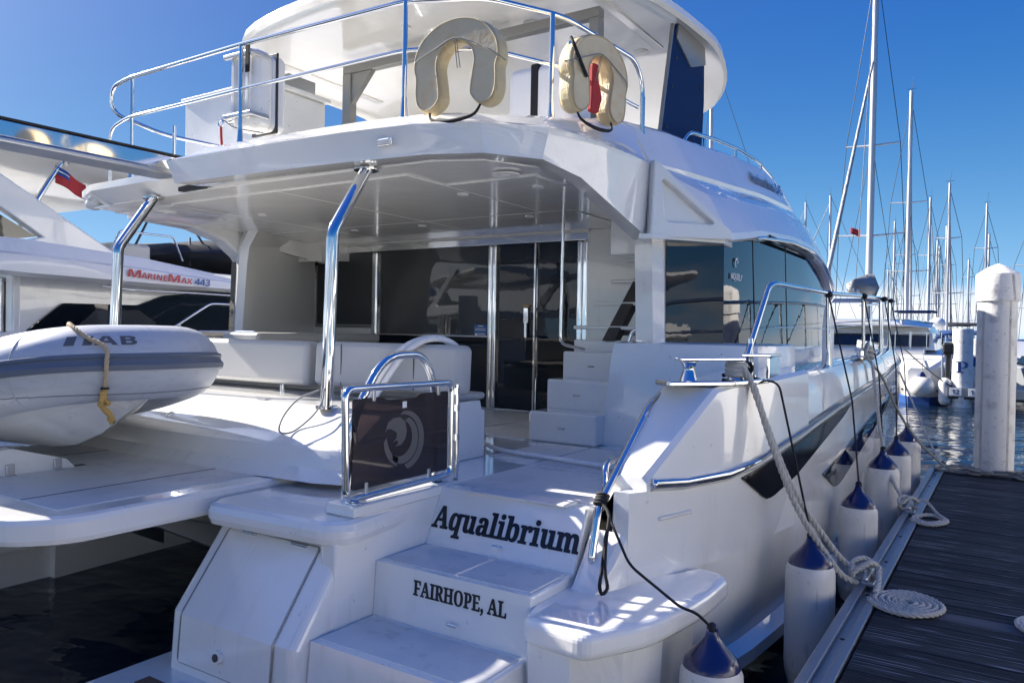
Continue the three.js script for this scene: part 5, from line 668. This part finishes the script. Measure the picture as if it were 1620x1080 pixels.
  N('bimini', loft([[-7.0, 3.36, 0.10], [-7.6, 3.46, 0.20], [-8.4, 3.50, 0.26], [-9.1, 3.44, 0.26], [-9.8, 3.24, 0.22], [-10.2, 3.08, 0.10]].map(([z, y, h]) => { const o = []; for (let k = 0; k < 12; k++) { const a = k / 12 * 2 * Math.PI; o.push([-12.4 + 1.2 * Math.cos(a), y + h * Math.sin(a) * (1 + 0.25 * Math.sin(k * 2.3 + z)), z]); } return o; }), { crease: 0.9 }), M.bimini);
  for (const [a, b] of [[[-11.3, 3.3, -6.7], [-11.4, 4.4, -7.3]], [[-11.6, 3.4, -8.4], [-11.6, 4.4, -7.6]], [[-11.5, 3.3, -8.9], [-11.7, 4.1, -8.7]], [[-11.4, 3.25, -7.8], [-11.7, 3.75, -8.0]], [[-11.6, 3.4, -9.4], [-11.9, 3.9, -9.2]]]) N('bimini_strut', cyl(a, b, 0.018), M.dark);
  N('windshield_bracket', [cyl([-11.15, 3.05, -8.5], [-11.35, 3.35, -8.65], 0.02), bx(-11.2, -11.08, 2.98, 3.14, -8.6, -8.45, 0.01)], M.steel);
  N('flybridge_seat', bx(-12.6, -11.2, 3.1, 3.5, -7.0, -6.4, 0.06), M.vinyl); N('flybridge_rail', [bent([[-11.0, 3.25, -6.2], [-11.05, 3.65, -6.4], [-11.1, 3.66, -7.3], [-11.15, 3.3, -7.5]], 0.014, 0.06)], M.steel);
  // side-deck rails
  N('side_rail', [bent([[-10.42, 1.88, -5.9], [-10.42, 2.18, -6.1], [-10.42, 2.20, -12]], 0.016, 0.1)], M.steel); N('side_rail', bent([[-10.45, 2.15, -6.75], [-10.5, 2.62, -7.55], [-10.5, 2.63, -12]], 0.018, 0.1), M.steel); N('rail_post', [cyl([-10.45, 1.9, -7.0], [-10.45, 2.3, -7.0], 0.016)], M.steel); N('rail_post', cyl([-10.45, 1.9, -8.6], [-10.5, 2.62, -8.75], 0.016), M.steel);
  N('cockpit_rail', bent([[-11.4, 2.0, -3.4], [-11.2, 2.1, -3.4], [-11.0, 2.1, -4.2], [-10.8, 1.9, -4.4]], 0.03, 0.1), M.white);
  N('cockpit_sole', bx(nx(-10.7), -10.7, 1.2, 1.5, -5, -1.5, 0.02), M.gel);
  const plain = (o) => { const l = []; o.traverse((q) => { if (q.name === 'lettering') l.push(q); }); l.forEach((q) => q.parent.remove(q)); };
  plain(copyOf(t, [6.2, 0, -5.5], Math.PI, 'white motor yacht on the other side of the dock, mirrored in the hull'));
  plain(copyOf(t, [-7, 0, 15], 2.1, 'white motor yacht across the fairway, mirrored in the salon glass'));
  plain(copyOf(t, [-24, 0, 17], 2.1, 'white motor yacht at the far end of the fairway behind the stern'));
  plain(copyOf(t, [8.2, 0, 8.2], 2.36, 'white motor yacht behind the dock, its sunlit side turned to the stern steps'));
  const fl = thing('red_ensign', 'red ensign flag hanging from the far yacht hardtop strut', 'flag', [-11.06, 4.2, -5.75]);
  const fp = []; for (let i = 0; i <= 10; i++) { const k = i / 10, x = -11.08 + 0.04 * Math.sin(k * 6), z = -5.50 - k * 0.42, y = 4.42 - k * 0.20; fp.push([[x, y + 0.02, z], [x + 0.02 * Math.sin(k * 7), y - 0.10, z - 0.01], [x, y - 0.22 + 0.03 * k, z], [x - 0.006, y - 0.22 + 0.03 * k, z], [x - 0.006, y + 0.02, z]]); }
  part('cloth', loft(fp, { crease: 1 }), M.red, fl); part('canton', loft(fp.slice(0, 5).map((r, i) => [[r[0][0] + 0.006, r[0][1] - 0.004, r[0][2]], [r[1][0] + 0.006, r[1][1], r[1][2]], [r[1][0] + 0.003, r[1][1], r[1][2]], [r[0][0] + 0.003, r[0][1] - 0.004, r[0][2]]]), { crease: 1 }), M.markBlue, fl);
  part('cross', [sweep([0, 1, 2, 3, 4].map((i) => V(fp[i][0][0] + 0.012, fp[i][0][1] - 0.06, fp[i][0][2])), 0.008, 6), cyl([-11.055, 4.40, -5.58], [-11.05, 4.28, -5.59], 0.008)], M.white, fl);
}
// ---------- far dock, piles and the other boats of the marina ----------
{
  const fd = struct('far_dock', [bx(-1.78, 14, 0.28, 0.62, -34, -29.6, 0.02)], M.dark);
  part('fascia', bx(-1.78, 14, 0.36, 0.66, -29.6, -29.53, 0.01), M.alu, fd);
  const plate = (x, s) => { const p = part('number_plate', bx(x - 0.17, x + 0.17, 0.40, 0.64, -29.53, -29.51, 0.004), M.white, fd); part('lettering', text(s, fSans, 0.15, 0.2).translate(x - 0.1, 0.445, -29.509), M.ink, p); };
  plate(-1.52, '12'); plate(-0.98, '14');
  const pl = (x, z, r, y, label, s, px) => { const t = pileAt('dock_pile', label, x, z, r, y); part('top', cyl([x, y - 0.03, z], [x, y, z], r, r * 0.97, 30), M.pile, t); if (s) { const g = text(s, fSerif, 0.38, 0.36, 0, 0.01); g.translate(-0.18, 1.15, r + 0.003); g.rotateY(0.03).translate(x, 0, z); part('lettering', g, M.markBlue, t); } return t; };
  pl(-1.36, -29.9, 0.31, 2.62, 'white pile marked with a blue P on the far dock', 'P'); pl(-1.2, -37.5, 0.22, 2.3, 'thinner white pile behind the one marked P', 'P');
}
pileAt('mooring_pile', 'white round pile between the two yachts, mirrored in the salon glass', -9.42, -2.3, 0.2, 3.0);
function yachtMast(t, x, z, H, r, spr, w, yaw = 0, deck = 1.2) {
  const c = Math.cos(yaw), s = Math.sin(yaw), at = (u, y, v) => V(x + u * c + v * s, y, z - u * s + v * c);   // u athwart, v fore and aft
  const rake = (y) => -0.02 * (y - deck) * 0.6, tilt = (u, y, v) => at(u, y, v + rake(y));
  part('mast', [cyl(tilt(0, deck, 0), tilt(0, H, 0), r, r * 0.8, 12)], M.mast, t);
  part('masthead_aerial', [cyl(tilt(0, H, 0), tilt(0.1, H + 0.9, 0), 0.012, 0.008, 5), cyl(tilt(-0.25, H + 0.12, 0), tilt(0.25, H + 0.12, 0), 0.012, 0.012, 5)], M.dark, t);
  spr.forEach((f, i) => { const y = deck + (H - deck) * f, ww = w * (1 - 0.18 * i); part('spreader', cyl(tilt(-ww, y + 0.05, -0.15), tilt(0, y - 0.03, 0), 0.03, 0.045, 8), M.mast, t); part('spreader', cyl(tilt(ww, y + 0.05, -0.15), tilt(0, y - 0.03, 0), 0.03, 0.045, 8), M.mast, t); });
  const wire = 0.010 + 0.00014 * Math.abs(z);
  for (const sd of [-1, 1]) { const p = [tilt(0, H * 0.97, 0)]; [...spr].reverse().forEach((f, i) => p.push(tilt(sd * w * (1 - 0.18 * (spr.length - 1 - i)), deck + (H - deck) * f + 0.05, -0.15))); p.push(at(sd * w * 1.05, deck, -0.2)); part('shroud', sweep(p, wire, 5), M.dark, t); if (spr.length > 1) part('shroud', cyl(tilt(0, deck + (H - deck) * spr[1], 0), at(sd * w * 0.95, deck, 0.25), wire * 0.8, wire * 0.8, 5), M.dark, t); }
  return { at, tilt, wire };
}
function sailboat(label, x, z, H, { len = 12, beam = 3.6, yaw = 0, hull = M.white, cover = M.sailcover, spr = [0.36, 0.68], r = 0.1, w = 1.1, gen = true, stripe = M.canvasBlue, canopy = true } = {}) {
  const t = thing('sailing_boat', label, 'sailboat', [x, 0, z], 'sailing boats moored beyond the dock'), c = Math.cos(yaw), s = Math.sin(yaw), at = (u, y, v) => [x + u * c + v * s, y, z - u * s + v * c];
  const st = [[0.5, 0.36], [0.42, 0.44], [0.2, 0.5], [-0.1, 0.47], [-0.32, 0.30], [-0.45, 0.12], [-0.5, 0.01]];
  part('hull', loft(st.map(([v, b]) => { const V2 = v * len, B = b * beam, y = 1.05 + 0.28 * Math.max(0, -v); return [at(0, -0.4, V2), at(B * 0.7, -0.05, V2), at(B * 0.95, 0.5, V2), at(B, y, V2), at(B - 0.05, y + 0.05, V2), at(-B + 0.05, y + 0.05, V2), at(-B, y, V2), at(-B * 0.95, 0.5, V2), at(-B * 0.7, -0.05, V2)]; }), { crease: 0.5 }), hull, t);
  part('boot_stripe', loft(st.slice(0, 6).map(([v, b]) => { const V2 = v * len, B = b * beam; return [at(B * 0.86, 0.16, V2), at(B * 0.90, 0.28, V2), at(-B * 0.90, 0.28, V2), at(-B * 0.86, 0.16, V2)]; }).map((q) => q), { crease: 0.5 }), stripe, t);
  const k = part('coachroof', loft([[0.18, 0.30, 0.45], [0.0, 0.32, 0.5], [-0.2, 0.24, 0.38], [-0.3, 0.12, 0.1]].map(([v, b, h]) => [at(b * beam, 1.05, v * len), at(b * beam * 0.86, 1.05 + h, v * len), at(-b * beam * 0.86, 1.05 + h, v * len), at(-b * beam, 1.05, v * len)]), { crease: 0.4 }), M.white, t);
  for (const sd of [-1, 1]) part('cabin_window', loft([[0.12, 0.31], [-0.08, 0.30]].map(([v, b]) => [at(sd * b * beam * 0.985, 1.17, v * len), at(sd * b * beam * 0.925, 1.36, v * len), at(sd * b * beam * 0.90, 1.36, v * len), at(sd * b * beam * 0.95, 1.17, v * len)]), { crease: 0.3 }), M.glass, k);
  const m = yachtMast(t, x + 0, z, H, r, spr, w, yaw, 1.2);
  part('boom', [cyl(m.at(0, 2.3, 0.15), m.at(0, 2.2, len * 0.36), 0.07, 0.07, 8)], M.mast, t); part('sail_cover', loft([[0.3, 0.36, 0.12], [0.8, 0.34, 0.22], [2.2, 0.28, 0.2], [len * 0.35, 0.14, 0.1]].map(([v, h, q]) => [[-q, 2.28], [-q * 0.7, 2.32 + h * 0.6], [0, 2.32 + h], [q * 0.7, 2.32 + h * 0.6], [q, 2.28], [0, 2.18]].map(([u, y]) => at(u, y, v))), { crease: 0.8 }), cover, t);
  part('backstay', cyl(m.tilt(0, H, 0), m.at(0, 1.15, len * 0.48), m.wire * 0.9, m.wire * 0.9, 5), M.dark, t);
  part(gen ? 'furled_jib' : 'forestay', gen ? cyl(m.tilt(0, H * 0.95, -0.1), m.at(0, 1.6, -len * 0.47), 0.03, 0.10, 8) : cyl(m.tilt(0, H * 0.95, 0), m.at(0, 1.5, -len * 0.48), m.wire, m.wire, 5), gen ? M.sailcover : M.dark, t);
  if (canopy) part('canopy', loft([[0.2, 0.30, 2.15], [0.3, 0.34, 2.3], [0.44, 0.34, 2.28], [0.46, 0.32, 2.2]].map(([v, b, y]) => [at(b * beam, y - 0.06, v * len), at(b * beam * 0.6, y + 0.03, v * len), at(-b * beam * 0.6, y + 0.03, v * len), at(-b * beam, y - 0.06, v * len), at(0, y - 0.03, v * len)]), { crease: 0.6 }), M.canvasBlue, t);
  for (const sd of [-1, 1]) part('pulpit', [bent([at(sd * beam * 0.47, 1.1, len * 0.4), at(sd * beam * 0.47, 1.7, len * 0.4), at(sd * beam * 0.35, 1.72, len * 0.5)], 0.018, 0.05, 6)], M.steel, t);
  return t;
}
// big sailing catamaran end-on behind the bow
{
  const x = -5.0, z = -32.2, t = thing('sailing_catamaran', 'large white sailing catamaran with blue waterline seen end on', 'catamaran', [x, 0, z - 5]);
  for (const sd of [-1, 1]) {
    const hx = x + sd * 2.35, h = part('hull', loft([[2.2, 0.35, 1.25], [1.4, 0.72, 1.55], [0, 0.78, 1.85], [-4, 0.8, 1.95], [-8, 0.62, 2.0], [-11, 0.1, 2.05]].map(([v, b, y]) => [[hx, -0.5, z + v], [hx + b * 0.8, -0.1, z + v], [hx + b * 0.96, 0.6, z + v], [hx + b, y - 0.1, z + v], [hx + b - 0.08, y, z + v], [hx - b + 0.08, y, z + v], [hx - b, y - 0.1, z + v], [hx - b * 0.96, 0.6, z + v], [hx - b * 0.8, -0.1, z + v]]), { crease: 0.4 }), M.gel, t);
    part('waterline_band', loft([[2.22, 0.31], [1.4, 0.66], [0, 0.72], [-8, 0.58], [-11, 0.1]].map(([v, b]) => [[hx + b * 1.0 + 0.01, -0.1, z + v], [hx + b * 1.08, 0.26, z + v], [hx - b * 1.08, 0.26, z + v], [hx - b - 0.01, -0.1, z + v]]), { crease: 0.4 }), M.antifoul, h);
    part('hull_port', bx(hx + 0.08 * sd, hx + 0.42 * sd, 1.0, 1.35, z + 1.66, z + 1.8, 0.02), M.glass, h); part('rub_line', bx(hx - 0.6, hx + 0.6, 0.45, 0.50, z + 1.62, z + 1.78, 0.01), M.dark, h);
  }
  part('bridge_deck', bx(x - 2.4, x + 2.4, 0.9, 1.9, z - 8, z + 0.8, 0.1), M.gel, t);
  const cb = part('cabin', loft([[1.85, 0, 0], [2.45, 0.12, 0.25], [2.75, 0.35, 0.5]].map(([y, f, g]) => [[x - 2.7 + f, y, z + 0.6 - g], [x + 2.7 - f, y, z + 0.6 - g], [x + 2.8 - f, y, z - 2], [x + 2.3 - f, y, z - 5.4 + f], [x - 2.3 + f, y, z - 5.4 + f], [x - 2.8 + f, y, z - 2]]), { crease: 0.35 }), M.gel, t);
  part('window', loft([[1.98, 0], [2.42, 0.16]].map(([y, g]) => [[x - 2.5, y, z + 0.63 - g], [x + 0.9, y, z + 0.63 - g], [x + 0.9, y, z + 0.55 - g], [x - 2.5, y, z + 0.55 - g]]), { crease: 0.3 }), M.glass, cb); part('window', loft([[1.98, 0], [2.40, 0.15]].map(([y, g]) => [[x + 1.15, y, z + 0.63 - g], [x + 2.5, y, z + 0.63 - g], [x + 2.4, y, z + 0.55 - g], [x + 1.15, y, z + 0.55 - g]]), { crease: 0.3 }), M.glassBlind, cb);
  for (const u of [0.3, 1.2, 1.9]) part('window_post', bx(x + u - 0.04, x + u + 0.04, 1.95, 2.46, z + 0.45, z + 0.66, 0.01), M.gel, cb);
  part('bimini', [loft([[0.9, 2.78], [0.2, 2.95], [-1.6, 3.02], [-2.4, 2.96]].map(([v, y]) => [[x - 2.6, y - 0.12, z + v], [x - 1.6, y, z + v], [x + 1.6, y, z + v], [x + 2.6, y - 0.12, z + v], [x + 1.5, y - 0.07, z + v], [x - 1.5, y - 0.07, z + v]]), { crease: 0.5 })], M.gel, t);
  part('flybridge_canopy', [bx(x - 1.6, x + 0.9, 3.75, 3.83, z - 3.6, z - 1.2, 0.03)], M.canvasBlue, t); for (const u of [-1.5, 0.8]) part('canopy_post', cyl([x + u, 3.0, z - 1.3], [x + u, 3.76, z - 1.3], 0.025), M.steel, t);
  part('side_canopy', bx(x + 1.1, x + 2.5, 3.28, 3.36, z - 3, z - 1.5, 0.02), M.canvasBlue, t); for (const u of [1.2, 2.4]) part('canopy_post', cyl([x + u, 2.9, z - 1.6], [x + u, 3.3, z - 1.6], 0.02), M.steel, t);
  const m = yachtMast(t, x, z - 2.6, 18.2, 0.14, [0.23, 0.475], 1.25, 0, 3.0);
  part('boom', cyl([x, 3.9, z - 2.4], [x + 0.2, 3.95, z + 2.0], 0.12), M.mast, t);
  part('sail_bag', loft([[-2.2, 0.75, 0.28], [-0.8, 0.65, 0.36], [0.6, 0.5, 0.34], [2.0, 0.3, 0.16]].map(([v, h, q]) => [[-q, 3.95], [-q * 1.2, 4.05 + h * 0.5], [-q * 0.3, 4.0 + h], [q * 0.5, 4.05 + h * 1.1], [q * 1.3, 4.0 + h * 0.4], [q * 0.8, 3.9]].map(([u, y]) => [x + u + 0.1, y, z + v])), { crease: 2.5 }), M.sailcover, t);
  part('topping_lift', cyl(m.tilt(0, 17.6, 0), [x + 0.2, 4.1, z + 1.9], 0.012), M.dark, t); part('furled_jib', cyl([x - 1.3, 2.6, z + 1.0], [x - 0.02, 13.6, z - 2.5], 0.10, 0.05, 10), M.sailcover, t);
  for (const u of [1.0, 1.5, 2.0, 2.5, 2.95]) part('stanchion', cyl([x + u, 1.9, z + 1.5], [x + u, 2.5, z + 1.5], 0.014, 0.014, 6), M.steel, t); part('guard_wire', cyl([x - 2.8, 2.48, z + 1.5], [x + 2.95, 2.48, z + 1.5], 0.01, 0.01, 5), M.steel, t);
  const f = thing('ball_fender', 'round white ball fender with navy neck on the sailing catamaran', 'fender', [-2.55, 0.1, -29.85]); part('body', ball([-2.55, 0.62, -29.85], 0.40, 1, 0.92, 1, 24), M.fenderWhite, f); part('neck', cyl([-2.55, 0.93, -29.85], [-2.55, 1.13, -29.85], 0.17, 0.05, 18), M.fenderBlue, f); part('lanyard', cyl([-2.55, 1.1, -29.85], [-2.55, 1.9, -30.4], 0.014, 0.014, 6), M.cordGrey, f);
  const f2 = thing('sausage_fender', 'plain white fender between the sailing catamaran and the far dock', 'fender', [-1.85, 0, -29.6]); part('body', [cyl([-1.85, 0.22, -29.75], [-1.85, 0.78, -29.75], 0.19, 0.19, 20), ball([-1.85, 0.78, -29.75], 0.19), ball([-1.85, 0.22, -29.75], 0.19)], M.fenderWhite, f2); part('lanyard', cyl([-1.85, 0.9, -29.75], [-2.0, 1.8, -30.3], 0.012, 0.012, 6), M.cordBlack, f2);
  solo('mooring_line', spline([[-3.3, 2.0, -30.6], [-2.6, 1.4, -30.0], [-1.9, 0.85, -29.6], [-1.6, 0.66, -29.6]], 0.025, 20, 6), M.cordBlack, 'black mooring line from the sailing catamaran to the far dock', 'rope');
  solo('mooring_line', spline([[-2.1, 2.5, -31], [-1.9, 1.7, -30.4], [-1.7, 1.0, -29.9], [-1.45, 0.66, -29.7]], 0.03, 20, 6), M.cordBlack, 'black shore power lines hanging beside the far dock', 'rope');
  const fl = thing('small_red_flag', 'small red flag flying from the rigging of the sailing catamaran', 'flag', [-5.4, 6.3, -33]); part('cloth', loft([0, 1, 2, 3, 4].map((k) => [[-5.45 + k * 0.09, 6.62 - k * 0.03, -33 + 0.03 * Math.sin(k * 2)], [-5.45 + k * 0.09, 6.38 - k * 0.04, -33 + 0.03 * Math.sin(k * 2)], [-5.45 + k * 0.09, 6.38 - k * 0.04, -33.01 + 0.03 * Math.sin(k * 2)], [-5.45 + k * 0.09, 6.62 - k * 0.03, -33.01 + 0.03 * Math.sin(k * 2)]]), { crease: 1 }), M.red, fl);
}
sailboat('sailboat with the second tallest mast, right of the sailing catamaran', -5.3, -51.4, 17, { r: 0.13, w: 1.2, spr: [0.32, 0.58], yaw: 0.05 });
sailboat('sailboat with a grey sail cover and red pennant in its rigging', -6.9, -85, 16, { r: 0.14, w: 1.3, spr: [0.3, 0.62], yaw: -0.1 });
sailboat('white sailboat moored behind the radome boat, with a bare slim mast', -6.45, -101, 15.2, { r: 0.14, w: 1.2, yaw: 0.1 });
sailboat('dark hulled sailboat whose mast stands behind the capped pile', -2.7, -118, 16, { r: 0.16, w: 1.3, hull: M.grayHull });
sailboat('white sailboat moored past the capped pile', 0.9, -66, 10.6, { r: 0.10, w: 1.0, yaw: 0.1, hull: M.white, gen: false, len: 10 });
sailboat('sailboat whose mast rises just clear of the yacht cabin roof', -13.8, -74, 15, { r: 0.12, w: 0.3, yaw: 1.4 });
sailboat('sailboat with a lone short mast over the yacht cabin roof', -16.5, -76.7, 15, { r: 0.12, w: 0.3, yaw: 1.5 });
sailboat('sailboat whose tall mast stands behind the navy hardtop leg', -13.2, -39.3, 17, { r: 0.12, w: 0.4, yaw: 1.3 });
sailboat('small sailboat moored behind the pile marked P', -5.5, -132, 14, { r: 0.16, w: 1.2, spr: [0.3, 0.6, 0.8] });
sailboat('far white sailboat with a two spreader mast seen past the side rail', -16.5, -134, 13, { r: 0.16, w: 2.2, spr: [0.6] });
sailboat('far white sailboat with a plain mast next to the guard rail end', -17, -146, 15, { r: 0.18, w: 0.4, yaw: 1.3 });
sailboat('white sailboat with a navy sail cover left of the pile marked P', -3.6, -58, 12.5, { r: 0.09, w: 0.9, cover: M.canvasBlue, len: 10 });
sailboat('white ketch-sized sailboat whose mast stands left of the second tallest', -9.6, -92, 14.5, { r: 0.12, w: 1.3, spr: [0.42, 0.75] });
sailboat('grey hulled sailboat moored among the far masts', -8.6, -118, 15.5, { r: 0.15, w: 1.4, hull: M.grayHull, spr: [0.5] });
sailboat('slim masted sailboat far behind the sailing catamaran', -12.2, -104, 16.5, { r: 0.13, w: 1.2, spr: [0.34, 0.66] });
sailboat('far sailboat with a single spreader mast between taller masts', -9.9, -140, 17, { r: 0.17, w: 1.5, spr: [0.55] });
sailboat('white sailboat with a furled jib behind the far dock locker', -1.9, -74, 13.4, { r: 0.10, w: 1.0, spr: [0.4, 0.7] });
// small motor boats on the far side of the far dock
function motorboat(label, x, z, yaw, s, hull, top) {
  const t = thing('motor_boat', label, 'boat', [x, 0, z]), c = Math.cos(yaw), n = Math.sin(yaw), at = (u, y, v) => [x + (u * c + v * n) * s, y * s, z + (-u * n + v * c) * s];
  part('hull', loft([[3.2, 1.15, 0.9], [1, 1.3, 1.0], [-1.5, 1.1, 1.2], [-3, 0.5, 1.4], [-3.6, 0.03, 1.5]].map(([v, b, y]) => [at(0, -0.3, v), at(b * 0.8, 0.1, v), at(b, y, v), at(b - 0.08, y + 0.05, v), at(-b + 0.08, y + 0.05, v), at(-b, y, v), at(-b * 0.8, 0.1, v)]), { crease: 0.4 }), hull, t);
  part('cabin', loft([[0.9, 0], [1.7, 0.2]].map(([y, f]) => [at(0.95 - f, y, 0.9 - f), at(0.8 - f, y, -1.8 + 3 * f), at(-0.8 + f, y, -1.8 + 3 * f), at(-0.95 + f, y, 0.9 - f)]), { crease: 0.3 }), M.gel, t);
  part('windscreen', loft([[1.2, 0.06], [1.62, 0.16]].map(([y, f]) => [at(0.97 - f, y, 0.6), at(0.83 - f, y, -1.8 + 3 * f), at(-0.83 + f, y, -1.8 + 3 * f), at(-0.97 + f, y, 0.6)]), { crease: 0.3 }), M.glass, t);
  if (top) part('canopy', loft([[-0.8, 2.35], [0, 2.45], [2.2, 2.4], [2.6, 2.3]].map(([v, y]) => [at(1.1, y - 0.1, v), at(0.7, y, v), at(-0.7, y, v), at(-1.1, y - 0.1, v), at(0, y - 0.06, v)]), { crease: 0.5 }), top, t);
  if (top) for (const [u, v] of [[0.95, -0.5], [-0.95, -0.5], [0.95, 2.3], [-0.95, 2.3]]) part('canopy_post', cyl(at(u, 0.9, v), at(u, 2.3, v), 0.03, 0.03, 6), M.steel, t);
  return t;
}
const mb = motorboat('white motor boat with a navy canopy behind the far dock', -2.0, -43, 0.2, 1.1, M.gel, M.canvasBlue);
motorboat('white motor boat with a radome behind the sailing catamaran', -3.9, -47, -0.2, 1.25, M.gel, null); solo('radome', [cyl([-3.2, 2.1, -45], [-3.2, 2.9, -45], 0.06), ball([-3.2, 3.05, -45], 0.38, 1, 0.85, 1, 20)], M.plastic, 'white radome on a short post over the far dock', 'radome');
motorboat('grey hulled motor boat beyond the capped pile', 1.6, -38, 0.5, 1.0, M.grayHull, null);
motorboat('white motor boat bow-on beside the capped pile', 0.9, -52, 0.1, 1.3, M.gel, null);
motorboat('white cruiser with a dark canopy far behind the pile marked P', -3.5, -62, 0.4, 1.4, M.gel, M.bimini);
{
  const t = thing('outboard_motor', 'black outboard motor standing on a rack at the far dock', 'outboard', [-1.75, 0.66, -29.9]); part('cowl', bx(-1.95, -1.6, 1.75, 2.15, -30.1, -29.7, 0.08), M.black, t); part('leg', bx(-1.85, -1.7, 0.9, 1.8, -30.0, -29.8, 0.03), M.dark, t); part('rack', [cyl([-1.95, 0.62, -29.8], [-1.95, 1.7, -29.9], 0.03), cyl([-1.6, 0.62, -29.8], [-1.6, 1.7, -29.9], 0.03)], M.brushed, t);
  const d = thing('dock_locker', 'grey dock locker beside the pile marked P', 'locker', [-1.5, 0.62, -31]); part('box', bx(-1.8, -1.25, 0.62, 1.15, -31.3, -30.8, 0.04), M.grayHull, d); part('lid', bx(-1.84, -1.21, 1.15, 1.24, -31.34, -30.76, 0.03), M.plastic, d);
}
renderer.render(scene, camera);
